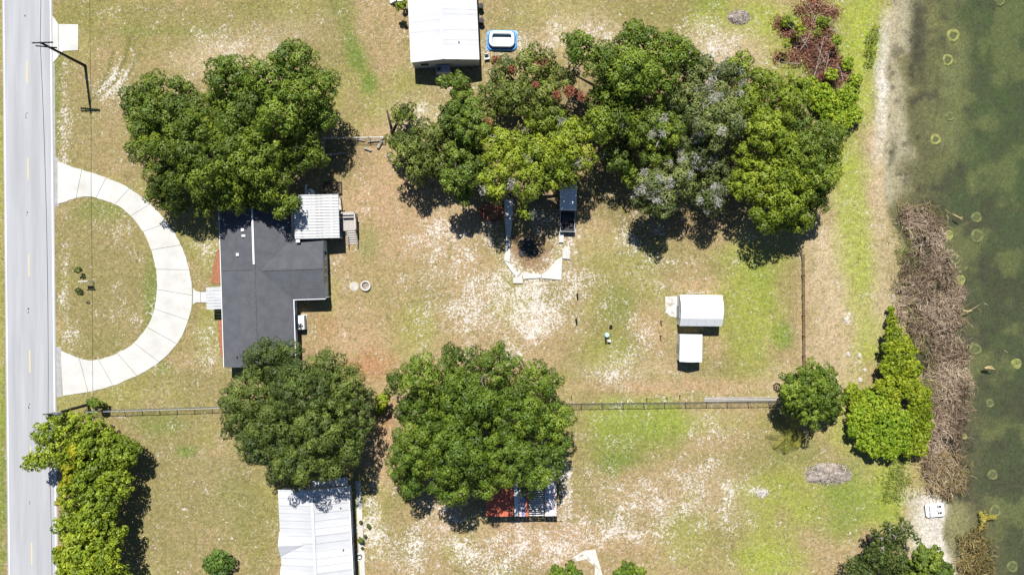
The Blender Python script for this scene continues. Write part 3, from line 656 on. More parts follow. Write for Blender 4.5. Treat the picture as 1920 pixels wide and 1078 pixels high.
tree('oak_tree', 'sparse olive oak with rusty sprays below the blue pool', [(945, 135, 36), (1000, 122, 40), (1035, 150, 38), (960, 180, 40), (1015, 190, 40), (920, 175, 26), (920, 205, 26, 6)], 8.5, M['leaf_olive'], 115, trunk_r=.32, cover=.8, fill=.7, sprays=((1043, 178, 7.6, .62), (1068, 172, 7.8, .8), (1090, 181, 7.8, .62), (1004, 160, 7.6, .5), (912, 234, 7.4, .75), (958, 130, 7.4, .5), (930, 112, 6.5, .5), (1016, 116, 7.4, .9)))
tree('oak_tree', 'mossy grey-green oak with bare silver twigs in the wood', [(1330, 150, 52), (1290, 195, 52), (1350, 225, 52), (1310, 275, 50), (1340, 325, 46), (1272, 330, 40), (1335, 370, 30, 7), (1385, 190, 36), (1375, 140, 30, 7)], 9.5, M['leaf_grey'], 116, trunk_r=.4, moss=70, dead=24, fill=.9)
tree('oak_tree', 'olive oak in the middle of the wood with dark gaps below', [(1155, 215, 46), (1205, 235, 46), (1140, 185, 36), (1120, 235, 32), (1232, 285, 40), (1245, 245, 40), (1160, 295, 34, 6.5), (1185, 325, 24, 5)], 10.5, M['leaf_oak'], 117, trunk_r=.4, moss=6, dead=4)
tree('oak_tree', 'pale grey-tipped oak hanging low over the shaded lawn', [(1225, 345, 34), (1240, 385, 32), (1208, 378, 24, 7), (1265, 365, 28)], 8.5, M['leaf_grey'], 118, trunk_r=.28, moss=22, dead=8)
tree('oak_tree', 'yellow-green oak at the wood\'s right front corner', [(1425, 330, 46), (1475, 370, 50), (1440, 395, 34), (1400, 345, 36), (1470, 330, 46), (1500, 400, 32, 6), (1455, 415, 24, 5.5)], 9.0, M['leaf_yellow'], 119, trunk_r=.42, dead=2, tvar=.25)
tree('oak_tree', 'rightmost olive oak facing the lake shore', [(1510, 295, 48), (1545, 262, 40), (1535, 330, 44), (1560, 295, 28, 7), (1500, 240, 40), (1530, 370, 32, 6), (1495, 415, 22, 5)], 8.5, M['leaf_oak'], 120, trunk_r=.4)
tree('oak_tree', 'bright topped oak beside the red dead brush', [(1430, 160, 42), (1465, 200, 46), (1492, 165, 34), (1410, 205, 36), (1440, 245, 42), (1395, 285, 26, 8), (1395, 125, 28, 7), (1475, 270, 34)], 10.0, M['leaf_yellow'], 121, trunk_r=.4, dead=2)
pt_ = tree('pruned_tree', 'small pruned tree with two cut-back limbs beside a heap of logs', [(757, 210, 20), (745, 222, 14), (768, 218, 14)], 5.0, M['leaf_olive'], 122, base=(738, 252), trunk_r=.22, L=.3, Wd=.18)
for dx, dy in ((-.35, 2.3), (1.4, 1.7)):
    MB().tube([(0, 0, .8), (dx * .5, dy * .5, 2.0), (dx, dy, 3.0)], [.2, .15, .12], 8).build('cut_limb', M['bark'], pt_, smooth=True)
# other trees
tree('young_tree', 'dark round young tree at the lakeside end of the wire fence', [(1525, 735, 42), (1490, 740, 30), (1560, 740, 30), (1525, 705, 30), (1520, 775, 32), (1555, 765, 28), (1490, 715, 22), (1550, 710, 26), (1490, 765, 22)], 6.5, M['leaf_mid'], 131, trunk_r=.2, L=.27, Wd=.16, rc=.65, per=170, edge=.5)
tree('roadside_tree', 'leafy tree with a bough reaching out over the road', [(120, 800, 30, 6.5), (85, 815, 28, 6.5), (70, 860, 26, 6), (55, 868, 18, 5.5), (105, 850, 36, 6.5), (160, 810, 36, 6), (190, 820, 24, 5), (100, 785, 16, 5.5)], 7.0, M['leaf_road'], 132, base=(195, 830), trunk_r=.28, L=.32, Wd=.2, rc=.65, per=110)
tree('roadside_tree', 'lime green tree by the road, middle of the three', [(150, 850, 44), (205, 855, 46), (235, 850, 30, 5.5), (165, 900, 46), (210, 905, 36), (140, 930, 36), (185, 940, 40)], 7.5, M['leaf_road'], 133, trunk_r=.3, L=.32, Wd=.21, rc=.68, per=120)
tree('roadside_tree', 'lime green tree cut by the bottom edge beside the road', [(175, 980, 44), (130, 985, 32, 6), (200, 1000, 34), (150, 1030, 42), (190, 1050, 40), (120, 1050, 26, 5.5), (150, 1080, 44), (210, 1085, 30)], 7.5, M['leaf_road'], 134, trunk_r=.3, L=.32, Wd=.21, rc=.68, per=120)
tree('flowering_vine', 'yellow blossoming shrub strip along the road edge', [(140, 850, 17, 6.3), (125, 875, 15, 5.8), (128, 895, 15, 5.5), (118, 915, 13, 5), (112, 940, 11, 4.2), (122, 1060, 14, 5.2), (112, 1035, 12, 4.6)], 6.0, M['leaf_flower'], 135, cat='shrub', trunk_r=.1, rc=.5, L=.24, Wd=.15)
tree('lakeside_tree', 'dark pine-like tree at the bottom right near the beach', [(1650, 1045, 32), (1680, 1010, 26), (1665, 990, 14, 5), (1640, 1000, 11, 4.5), (1700, 995, 18, 5), (1620, 1070, 28), (1680, 1060, 34), (1600, 1070, 18, 4.5), (1628, 1030, 9, 3.5), (1655, 1020, 14, 5), (1690, 975, 8, 4), (1595, 1050, 7, 3.5), (1720, 1010, 10, 4)], 7.0, M['leaf_dark'], 136, trunk_r=.28, rc=.5, dead=9, L=.28, Wd=.1, per=90)
tree('lakeside_tree', 'soft light green tree at the bottom edge beside the beach', [(1740, 1055, 30), (1765, 1075, 28), (1715, 1085, 34), (1755, 1040, 16, 4)], 5.5, M['leaf_camphor'], 137, trunk_r=.2, rc=.55)
tree('small_tree', 'small tree cut by the bottom edge left of the sandy path', [(1045, 1078, 18), (1070, 1072, 15), (1080, 1078, 14)], 4.0, M['leaf_mid'], 138, trunk_r=.14, rc=.5)
tree('small_tree', 'small tree cut by the bottom edge right of the sandy path', [(1180, 1070, 18), (1165, 1078, 16), (1200, 1074, 14)], 4.0, M['leaf_mid'], 139, trunk_r=.14, rc=.5)
tree('shrub', 'bright green bush squeezed between the two central oaks', [(716, 752, 15), (712, 768, 12), (722, 740, 10)], 2.6, M['leaf_lime'], 140, cat='shrub', trunk_r=.08, rc=.4, L=.2, Wd=.12)
tree('shrub', 'yellowish bush beside the top white building\'s left wall', [(750, 12, 9), (756, 6, 7)], 1.6, M['leaf_yellow'], 141, cat='shrub', trunk_r=.06, rc=.35, L=.16, Wd=.1)
tree('shrub', 'low green bush at the fence corner by the utility pole', [(178, 756, 11), (192, 760, 8), (168, 752, 8)], 1.5, M['leaf_mid'], 142, cat='shrub', trunk_r=.06, rc=.35, L=.16, Wd=.1)
tree('seedling_shrub', 'upper of two tiny dark shrubs inside the circular drive', [(144, 507, 6.5), (148, 503, 4)], 0.8, M['leaf_dark'], 143, cat='shrub', group='tiny shrubs inside the drive', trunk_r=.03, rc=.2, L=.13, Wd=.06, cover=.6)
tree('seedling_shrub', 'lower of two tiny dark shrubs inside the circular drive', [(146, 545, 6.5), (149, 551, 4)], 0.8, M['leaf_dark'], 144, cat='shrub', group='tiny shrubs inside the drive', trunk_r=.03, rc=.2, L=.13, Wd=.06, cover=.6)

# thickets by the lake
def thicket(name, label, lobes, T, leafm, seed, L, Wd, rc, lean=None, per=80, kind_cat='bush', **kw):
    return tree(name, label, lobes, T, leafm, seed, cat=kind_cat, trunk_r=.07, L=L, Wd=Wd, rc=rc, per=per, edge=.12, zvar=.08, **kw)
thicket('lakeside_bush', 'bright green leafy bush wall along the dead reeds', [(1690, 650, 26), (1675, 625, 18), (1680, 680, 28), (1708, 690, 24), (1665, 690, 18), (1700, 725, 30), (1675, 725, 28), (1722, 740, 22), (1673, 600, 12, 1.4), (1705, 660, 18), (1668, 650, 16), (1670, 582, 8, 1.0), (1650, 725, 14)], 2.6, M['leaf_lime'], 151, .40, .15, .34, per=60, flat=.36)
thicket('lakeside_bush', 'deep green rounded bush behind the young tree', [(1640, 765, 34), (1615, 785, 28), (1650, 800, 36), (1630, 825, 28), (1665, 830, 28), (1685, 795, 30), (1603, 805, 18), (1690, 830, 24), (1665, 765, 30), (1655, 740, 24), (1640, 845, 16), (1670, 848, 16)], 2.3, M['leaf_vine'], 152, .40, .14, .34, per=60, flat=.36)
thicket('lakeside_bush', 'yellow-green feathery bush at the edge of the reeds', [(1715, 790, 24), (1725, 820, 22), (1705, 840, 20), (1735, 780, 16), (1735, 735, 14), (1728, 845, 14), (1722, 765, 20), (1738, 760, 14), (1742, 800, 12), (1620, 745, 20), (1600, 735, 18), (1605, 760, 14)], 2.0, M['leaf_lime'], 153, .40, .14, .34, per=60, flat=.36)
thicket('vine_thicket', 'bright green vine tangle between the wood and the beach', [(1560, 200, 34), (1590, 180, 24), (1600, 215, 22), (1575, 230, 22), (1540, 175, 26), (1605, 150, 14, 1.2), (1560, 140, 14), (1590, 120, 14, 1), (1520, 160, 20)], 1.7, M['leaf_vine'], 154, .22, .16, .32, per=70, flat=.36)
thicket('marsh_bush', 'smooth green mound of marsh plants on the beach edge', [(1637, 70, 15), (1634, 95, 15), (1630, 118, 11), (1642, 52, 10)], 0.8, M['leaf_lime'], 155, .16, .06, .4, flat=.4)

# ------------------------------------------------------------------ dead brush pile, reeds, palms
def brush_pile(name, label, blobs, branches, seed, leafm, cat='brush', h=1.2, nl=430):
    r = np.random.RandomState(seed); c = at(np.mean([b[0] for b in blobs]), np.mean([b[1] for b in blobs]))
    o = thing(name, label, cat, c); A = []; B = []
    for (x, y, R) in blobs:
        p = np.array(at(x, y) - c); Rm = R * S; m = int(nl * Rm * Rm) + 30
        d = rand_dirs(m, r, 0.0); P = p + d * np.array([Rm * 1.15, Rm * 1.15, h * .55 * min(1, Rm)]) * (r.uniform(0.0, 1, m) ** .6)[:, None] + np.concatenate([r.normal(size=(m, 2)) * .3, np.zeros((m, 1))], 1)
        A.append(leaf_quads(P, d + r.normal(size=(m, 3)) * .7, .34, .09, r)); B.append(np.clip(r.normal(r.uniform(.35, .75), .28, m), 0, 1))
    link('dead_foliage', quads_mesh('dead_foliage', np.concatenate(A), leafm, np.concatenate(B)), o)
    for (x0, y0, x1, y1, rad) in branches:
        p0 = at(x0, y0, r.uniform(.2, .6)) - c; p1 = at(x1, y1, r.uniform(.7, 1.4)) - c; mb = MB()
        pts = limb_pts(p0, p1, r, .06); mb.tube(pts, [rad, rad * .9, rad * .75, rad * .55, rad * .25], 6)
        for k in range(5):
            q = pts[1 + k % 4]; e = q + Vector(r.normal(size=3)) * .5; mb.tube([q, e], [rad * .4, rad * .12], 4)
        mb.build('branch', M['dead_wood'], o)
    return o
BR = [(1500, 95, 1520, 60, .06), (1515, 90, 1470, 40, .05), (1530, 130, 1545, 70, .07), (1545, 140, 1555, 95, .05), (1525, 148, 1540, 110, .06), (1555, 55, 1580, 65, .06), (1570, 70, 1583, 95, .05), (1500, 120, 1460, 115, .05), (1530, 40, 1510, 5, .05), (1490, 60, 1480, 25, .05), (1580, 150, 1570, 120, .05), (1465, 90, 1482, 85, .04), (1550, 120, 1530, 85, .05), (1585, 190, 1578, 165, .05), (1540, 30, 1565, 45, .04)]
brush_pile('brush_pile', 'heap of reddish brown cut brush with pale branches', [(1462, 45, 14), (1485, 62, 16), (1514, 45, 16), (1525, 12, 18), (1563, 25, 12), (1530, 92, 26), (1488, 108, 18), (1555, 108, 20), (1540, 140, 24), (1565, 148, 20), (1458, 108, 10), (1510, 75, 14), (1585, 140, 12), (1500, 20, 12), (1548, 60, 14), (1520, 115, 20), (1570, 125, 18), (1505, 90, 16), (1550, 85, 14), (1475, 60, 12), (1545, 20, 14)], BR, 201, M['leaf_brown'])
tree('brush_regrowth', 'green shoots growing through the brown brush heap', [(1480, 40, 14), (1545, 40, 12), (1500, 55, 12), (1545, 165, 10, 1.2), (1475, 80, 10), (1570, 75, 12), (1555, 170, 9), (1535, 60, 9)], 1.1, M['leaf_vine'], 202, cat='shrub', trunk_r=.04, rc=.35, L=.2, Wd=.06, cover=.5, fill=.4)

def heap(name, label, px, py, rx, ry, h, m_, seed, twigs=30, cat='debris pile', flakes=None):
    r = np.random.RandomState(seed); c = at(px, py); o = thing(name, label, cat, c)
    n = 40; rings = 12; vs = []; fs = []
    for i in range(rings):
        t = i / (rings - 1)
        for k in range(n):
            a = 2 * PI * k / n; w_ = 1 + .20 * math.sin(3 * a + seed) + .10 * math.sin(7 * a + 2 * seed) + r.uniform(-.04, .04)
            x_, y_ = math.cos(a) * rx * S * w_ * (1 - t) * .92, math.sin(a) * ry * S * w_ * (1 - t) * .92
            nz_ = float(vnoise(np.array([x_ * 1.7 + 40 + seed]), np.array([y_ * 1.7 + 40]), 4)[0])
            vs.append((x_, y_, -.04 if i == 0 else h * (1 - (1 - t) ** 2) ** .6 * (.35 + 1.3 * nz_)))
    for i in range(rings - 1):
        for k in range(n): fs.append((i * n + k, i * n + (k + 1) % n, (i + 1) * n + (k + 1) % n, (i + 1) * n + k))
    MB().add(vs, fs).build('mound', m_, o, smooth=True)
    m = twigs * 14; a = r.uniform(0, 2 * PI, m); q = np.minimum(r.uniform(0, 1.12, m) ** .6, 1.15); hh = np.maximum(0, 1 - q * q)
    P = np.stack([np.cos(a) * rx * S * q, np.sin(a) * ry * S * q, h * hh ** .6 * r.uniform(.5, 1.1, m) + .04], 1)
    t = link('twigs', quads_mesh('twigs', leaf_quads(P, np.array([0, 0, 1.]) + r.normal(size=(m, 3)) * .45, .42, .07, r), M[flakes or 'moss'], r.uniform(0, 1, m)), o); tag(t, kind='stuff')
    return o
heap('ash_heap', 'grey ash and twig heap on the lower right lawn', 1552, 888, 44, 20, .45, M['ash'], 3, 70, flakes='reed_grey')
heap('ash_heap', 'small grey-brown heap on the top lawn', 1385, 33, 20, 13, .35, M['ash'], 5, 40, flakes='reed_grey')
heap('soil_patch', 'low orange leaf heap under the yellow-green oak', 925, 398, 26, 16, .3, M['mulch'], 8, 40, flakes='leaf_rust')
heap('black_patch', 'black patch inside the broken concrete border', 990, 466, 19, 20, .12, M['tar'], 9, 12, cat='burnt patch', flakes='black_flake')  # low near-black mound strewn with near-black flakes
heap('sand_heap', 'small pale burnt patch right of the ash heap\'s lawn', 1428, 924, 12, 9, .12, M['stone'], 6, 5)

def reed_bed(name, poly, n, m_, seed, hmax=1.1, L=1.5, W_=.07, flatness=.35):
    r = np.random.RandomState(seed); P = np.array(poly, float); lo = P.min(0); hi = P.max(0); pts = []
    while len(pts) < n:
        q = r.uniform(lo - 14, hi + 14, (n, 2)); qn = q.copy(); q = q + np.stack([(vnoise(q[:, 0] * .06, q[:, 1] * .06 + 3, 3) - .5) * 48, (vnoise(q[:, 0] * .06 + 30, q[:, 1] * .06, 3) - .5) * 48], 1); x, y = qn[:, 0] + r.standard_t(2.5, size=n) * 3, qn[:, 1] + r.normal(size=n) * 4; ins = np.zeros(n, bool)
        for i in range(len(P)):
            x0, y0 = P[i]; x1, y1 = P[(i + 1) % len(P)]
            c = ((y0 > q[:, 1]) != (y1 > q[:, 1])) & (q[:, 0] < (x1 - x0) * (q[:, 1] - y0) / (y1 - y0 + 1e-9) + x0); ins ^= c
        ins &= r.rand(n) < np.clip((vnoise(q[:, 0] * .045 + 5, q[:, 1] * .045 + 9, 3) - .28) * 4, .12, 1)
        pts += list(np.stack([x, y], 1)[ins])
    pts = np.array(pts[:n]); X = (pts[:, 0] - 960) * S; Y = (539 - pts[:, 1]) * S
    shx_ = np.interp(pts[:, 1], SHY, SHX); z0 = np.where(pts[:, 0] > shx_, WATER_Z - .02, -0.1)
    az = r.uniform(0, 2 * PI, n) + 0; clump = vnoise(X * .6 + 3, Y * .6 + 8, 2) * 5 * PI; az = np.where(r.rand(n) < .65, clump + r.normal(size=n) * .5, az)
    el = np.abs(r.normal(.25, flatness, n)); ln = L * r.uniform(.4, 1.2, n)
    dirv = np.stack([np.cos(az) * np.cos(el), np.sin(az) * np.cos(el), np.sin(el)], 1)
    base = np.stack([X, Y, z0 + r.uniform(0, hmax, n) * r.uniform(0.2, 1, n)], 1)
    side = np.stack([-np.sin(az), np.cos(az), r.normal(size=n) * .3], 1); side = unit(side) * (W_ * r.uniform(.6, 1.3, n))[:, None] * .5
    mid = base + dirv * (ln * .55)[:, None]; end = base + dirv * ln[:, None] - np.stack([np.zeros(n), np.zeros(n), ln * .15], 1)
    Q1 = np.stack([base - side, base + side, mid + side, mid - side], 1); Q2 = np.stack([mid - side, mid + side, end + side * .25, end - side * .25], 1)
    t = np.clip(r.normal(.5, .30, n) + (vnoise(X * .35, Y * .35, 3) - .5) * 1.3, 0, 1)
    o = link(name, quads_mesh(name, np.concatenate([Q1, Q2]), m_, np.concatenate([t, t]))); return o
o = reed_bed('dead_reeds', [(1690, 395), (1730, 390), (1765, 430), (1785, 480), (1792, 540), (1805, 580), (1800, 620), (1812, 670), (1822, 730), (1815, 775), (1795, 820), (1805, 870), (1812, 905), (1785, 935), (1760, 925), (1742, 880), (1738, 830), (1742, 760), (1735, 700), (1722, 640), (1690, 600), (1680, 560), (1690, 500), (1700, 470)], 16000, M['reed'], 301, 1.0, .85, .05)
tag(o, 'broad belt of lodged pinkish brown dead reeds along the shore', 'reeds', kind='stuff')
o = reed_bed('green_reeds', [(1690, 430), (1712, 430), (1716, 500), (1706, 540), (1740, 640), (1752, 740), (1742, 760), (1722, 660), (1694, 560), (1690, 500)], 900, M['grass'], 306, .7, .8, .05)
tag(o, 'olive green shoots along the landward edge of the dead reeds', 'reeds', kind='stuff')
o = reed_bed('golden_reeds', [(1750, 850), (1800, 850), (1815, 905), (1795, 930), (1770, 930), (1745, 900)], 900, M['reed_gold'], 302, .9, 1.2)
tag(o, 'golden brown reeds just above the white pedal boat', 'reeds', kind='stuff')
o = reed_bed('golden_reeds', [(1805, 1010), (1840, 990), (1858, 1015), (1845, 1040), (1855, 1060), (1865, 1085), (1790, 1085), (1795, 1050)], 1300, M['reed_gold'], 303, .8, 1.1)
tag(o, 'straggling reeds in the water at the lower right', 'reeds', kind='stuff')
o = reed_bed('submerged_weed', [(1700, 380), (1760, 385), (1775, 430), (1745, 420), (1700, 410)], 260, M['reed_gold'], 304, .2, .8, .05)
tag(o, 'thin olive waterweed at the upper end of the reed belt', 'weed', kind='stuff')
o = reed_bed('bank_grass', [(1668, 860), (1702, 850), (1708, 930), (1680, 960), (1655, 930)], 1500, M['grass'], 305, .3, .5, .05)
tag(o, 'tall yellow-green grass on the bank above the beach', 'grass', kind='stuff')

def palm(name, label, px, py, h, fr, nf, m_, seed, dead=0, cat='palm', tilt=.35, lw=.10):
    r = np.random.RandomState(seed); o = thing(name, label, cat, at(px, py))
    MB().tube([(0, 0, -.2), (0, 0, h)], [.2, .13], 8).build('trunk', M['bark'], o)
    for k in range(nf):
        a = 2 * PI * k / nf + r.uniform(-.2, .2); up = r.uniform(.1, .9); A = []; n = 15; ln = fr * r.uniform(.8, 1.1)
        d = np.array([math.cos(a), math.sin(a), 0]); sd = np.array([-math.sin(a), math.cos(a), 0]); prev = None
        pts = [np.array([0, 0, h]) + d * ln * t + np.array([0, 0, ln * (up * t * .9 - (up * .55 + tilt) * t * t)]) for t in np.linspace(0, 1, n)]
        rach = MB().tube([tuple(p) for p in pts], [.03 * (1 - i / n) + .006 for i in range(n)], 4)
        Q = []
        for i in range(1, n):
            t = i / n; wl = fr * (.34 if nf < 20 else .16) * math.sin(PI * (.12 + .85 * t))
            for s in (-1, 1):
                p = pts[i]; e = p + sd * s * wl + d * wl * .55 - np.array([0, 0, wl * .18]); w2 = d * lw + np.array([0, 0, .03])
                Q.append([p - w2, p + w2, e + w2 * .2, e - w2 * .2])
        Q = np.array(Q); f = link('frond', quads_mesh('frond', Q, m_, np.clip(r.normal(.5, .2, len(Q)) + r.uniform(-.2, .2), 0, 1)), o)
        rach.build('midrib', m_, f)
    return o
tree('round_bush', 'round dark green bush on the lawn at the bottom left', [(408, 1052, 24), (394, 1060, 17), (423, 1058, 17), (408, 1070, 20), (415, 1042, 12, 1.2)], 2.0, M['palm'], 401, cat='bush', trunk_r=.08, L=.55, Wd=.12, rc=.5, per=70, flat=.6, zvar=.2)
palm('young_palm', 'young palm with yellowing fronds left of the round young tree', 1471, 812, 1.2, 2.3, 8, M['palm_yellow'], 402, tilt=.35, lw=.03)

# ------------------------------------------------------------------ things in and on the lake
def bed_z(px, py): return WATER_Z - 0.02 - 0.11 * min(26, max(0, (px - np.interp(py, SHY, SHX)) * S))
NESTS = [(1787, 67, 12, 'pale fish nest ring, topmost but one in the lake'), (1777, 113, 11, 'pale fish nest ring just below the topmost pair'), (1754, 262, 10, 'pale fish nest ring nearest the upper beach'), (1781, 219, 9, 'faint fish nest ring above the one nearest the beach'), (1831, 408, 11, 'fish nest ring right of the reed belt\'s upper end'), (1779, 441, 9, 'bright fish nest ring touching the upper reeds'), (1801, 525, 9, 'fish nest disc close beside the middle reeds'), (1790, 487, 12, 'faint dark fish nest ring between two bright discs'), (1856, 756, 8, 'small fish nest ring out from the lower reeds'), (1808, 818, 6, 'tiny bright fish nest beside the lower reeds'), (1861, 890, 10, 'faint fish nest below the small ring in the lower lake'), (1898, 1062, 11, 'fish nest ring in the bottom right corner'), (1906, 682, 10, 'fish nest disc near the right edge'), (1875, 2, 10, 'fish nest disc cut by the top edge'), (1832, 443, 13, 'broad faint fish nest below the ring off the reeds'), (1828, 655, 12, 'faint fish nest off the middle of the reed belt'), (1866, 958, 12, 'soft green fish nest beside the floating yellow weed')]
for i, (x, y, rp, lab) in enumerate(NESTS):
    z = bed_z(x, y); R = rp * S * 1.02; p = at(x, y, z); o = thing('fish_nest', lab, 'fish nest', (p.x, p.y, z), 0, 'fish nests on the lake bed')
    rr = random.Random(i); a, b = rr.uniform(.92, 1.08), rr.uniform(.92, 1.08)
    mb = MB(); rw = rr.uniform(.45, .62); pr = [(1.0 * R, -.05), (.92 * R, .03), (.80 * R, .06), ((rw + .1) * R, .04), (rw * R, .022)]
    n = 28; vs = []; fs = []
    for j, (r0, z0) in enumerate(pr):
        for k in range(n):
            t = 2 * PI * k / n; w_ = 1 + .05 * math.sin(3 * t + i) + .03 * math.sin(8 * t + 2 * i); vs.append((r0 * math.cos(t) * a * w_, r0 * math.sin(t) * b * w_, z0))
    for j in range(len(pr) - 1):
        for k in range(n): fs.append((j * n + k, j * n + (k + 1) % n, (j + 1) * n + (k + 1) % n, (j + 1) * n + k))
    mb.add(vs, fs).build('rim', M['nest_bright'] if i in (0, 1, 2, 5, 6, 9, 12) else M['nest'], o, smooth=True)
    MB().lathe((0, 0, 0), [((rw + .01) * R, .0), (rw * .96 * R, .02), (.2 * R, .012)], 20).build('hollow', M['nest_mid'] if i not in (5, 6, 9, 12) else M['nest_bright'], o)
    MB().lathe((0, 0, 0), [(.22 * R, .0), (.15 * R, .05), (.05 * R, .06)], 10).build('centre_mound', M['nest'], o)

def snag(label, px, py, segs, seed, m_='driftwood', fill=True):
    r = np.random.RandomState(seed); p = at(px, py, WATER_Z); o = thing('driftwood', label, 'driftwood', p, 0, 'driftwood off the reeds')
    mb = MB()
    for x0, y0, x1, y1, rad in segs: mb.tube(limb_pts(((x0 - px) * S, (py - y0) * S, -.05), ((x1 - px) * S, (py - y1) * S, .08), r, .1, 5), [rad, rad * .9, rad * .8, rad * .6, rad * .3], 6)
    mb.build('log', M[m_], o); return o
snag('small yellowish driftwood off the upper end of the reeds', 1798, 408, [(1786, 402, 1804, 412, .12), (1792, 405, 1806, 408, .08), (1772, 392, 1790, 404, .03)], 1)
snag('pale forked driftwood branch off the middle reeds', 1812, 582, [(1805, 582, 1822, 582, .14), (1818, 582, 1838, 570, .04), (1805, 588, 1793, 600, .05), (1793, 600, 1794, 620, .05)], 2)
snag('short yellowish driftwood log in the open water', 1855, 690, [(1846, 690, 1865, 692, .16), (1850, 688, 1862, 688, .1)], 3)
snag('thin grey branch poking out of the upper reeds', 1775, 473, [(1765, 470, 1792, 473, .05), (1770, 476, 1780, 462, .04), (1766, 480, 1785, 478, .03)], 4, 'dead_wood')
def weed_raft(label, blobs, seed):
    r = np.random.RandomState(seed); c = at(blobs[0][0], blobs[0][1], WATER_Z); A = []; B = []
    for x, y, rx, ry, m in blobs:
        p = np.array(at(x, y, WATER_Z) - c); d = r.normal(size=(m, 3)) * np.array([rx * S * .5, ry * S * .5, .02]) + np.array([0, 0, .05])
        A.append(leaf_quads(p + d, np.array([0, 0, 1.]) + r.normal(size=(m, 3)) * .25, .5, .09, r)); B.append(r.uniform(0, 1, m))
    o = link('floating_weed', quads_mesh('floating_weed', np.concatenate(A), M['weed'], np.concatenate(B)), None, c); return tag(o, label, 'water plant')
M['weed'] = leaf_mat('yellow_weed', (0.20, 0.18, 0.03), (0.36, 0.31, 0.05), (0.52, 0.42, 0.08), .2)
weed_raft('yellow floating weed clump right of the pedal boat', [(1843, 972, 5, 11, 90), (1858, 969, 12, 4, 90), (1841, 988, 5, 7, 50), (1838, 962, 4, 4, 20)], 71)

# pedal boat drawn up on the beach
b = thing('pedal_boat', 'white moulded pedal boat drawn up on the sandy beach', 'boat', at(1751, 955, 0) + Vector((0, 0, -.12)), math.radians(6))
def rrect(w_, h_, r_, n=5):
    out = []
    for cx_, cy_, a0 in ((w_ / 2 - r_, h_ / 2 - r_, 0), (-w_ / 2 + r_, h_ / 2 - r_, 90), (-w_ / 2 + r_, -h_ / 2 + r_, 180), (w_ / 2 - r_, -h_ / 2 + r_, 270)):
        for k in range(n): t = math.radians(a0 + 90 * k / (n - 1)); out.append((cx_ + r_ * math.cos(t), cy_ + r_ * math.sin(t)))
    return out
mb = MB(); R0 = rrect(2.25, 1.62, .3); R1 = rrect(2.42, 1.78, .34); R2 = rrect(2.30, 1.66, .3); n = len(R0)
vs = [(x, y, 0) for x, y in R0] + [(x, y, .32) for x, y in R1] + [(x, y, .42) for x, y in R2]
fs = [(j * n + k, j * n + (k + 1) % n, (j + 1) * n + (k + 1) % n, (j + 1) * n + k) for j in range(2) for k in range(n)] + [tuple(range(n - 1, -1, -1)), tuple(range(2 * n, 3 * n))]
mb.add(vs, fs).build('hull', M['plastic_white'], b)
MB().extrude([(x, y) for x, y in rrect(2.46, 1.82, .35)], .27, .31).build('rub_rail', M['black'], b)
for s in (-1, 1):
    st = MB().bbox((-.45, s * .40, .49), (.55, .56, .14), .05).build('seat', M['plastic_white'], b)
    MB().bbox((-.74, s * .40, .62), (.12, .56, .40), .04).build('backrest', M['plastic_white'], st)
    MB().box((.55, s * .40, .424), (.50, .26, .012)).build('foot_well', M['black'], b)
    MB().tube([(.45, s * .4 - .13, .50), (.45, s * .4 + .13, .50)], .035, 6).build('pedal', M['plastic_white'], b)
MB().bbox((-.12, 0, .52), (.9, .16, .20), .03).build('console', M['plastic_white'], b)
MB().tube([(.35, 0, .5), (.35, 0, .78)], [.03, .02], 6).build('steering_lever', M['black'], b)
MB().box((-1.205, 0, .2), (.03, 1.2, .26)).build('transom_plate', M['black'], b)

# ------------------------------------------------------------------ dark-roofed house
TH = math.radians(1.8)
hs = thing('house', 'single storey house with dark grey shingle roof by the circular drive', 'house', at(494, 531), TH)
EV, PIT = 2.5, 0.226
XW, YN, YS = 4.42, 10.3, -10.3
WY, WH_, WX = 1.56, 3.72, 8.36
RZ = EV + PIT * XW; WRZ = EV + PIT * WH_
MB().box((0, 0, (EV - .15) / 2), (2 * XW - .5, YN - YS - .5, EV - .15)).build('wall', M['siding_blue'], hs)
mb = MB(); y0, y1 = WY - WH_ + .2, WY + WH_ - .2
mb.add([(4.1, y0, 0), (WX - .12, y0, 0), (WX - .12, y1, 0), (4.1, y1, 0), (4.1, y0, EV - .1), (WX - .12, y0, EV - .1), (WX - .12, y1, EV - .1), (4.1, y1, EV - .1), (WX - .12, WY, WRZ - .13), (4.1, WY, WRZ - .13)],
       [(0, 1, 5, 4), (2, 3, 7, 6), (1, 2, 6, 8, 5), (3, 0, 4, 9, 7), (4, 5, 8, 9), (6, 7, 9, 8)]).build('gable_wall', M['siding_blue'], hs)
rf = MB().slab([(-XW, YS, EV), (0, YS, RZ), (0, YN, RZ), (-XW, YN, EV)], .12).build('roof_slope', M['shingle'], hs)
MB().slab([(XW, YS, EV), (0, YS, RZ), (0, YN, RZ), (XW, YN, EV)], .12).build('roof_slope', M['shingle'], hs)
vx = XW - WH_ * 1.0
for s in (-1, 1):
    MB().slab([(XW - .02, WY + s * WH_, EV + .006), (WX, WY + s * WH_, EV + .006), (WX, WY, WRZ + .006), (vx, WY, WRZ + .006)], .11).build('wing_roof_slope', M['shingle'], hs)
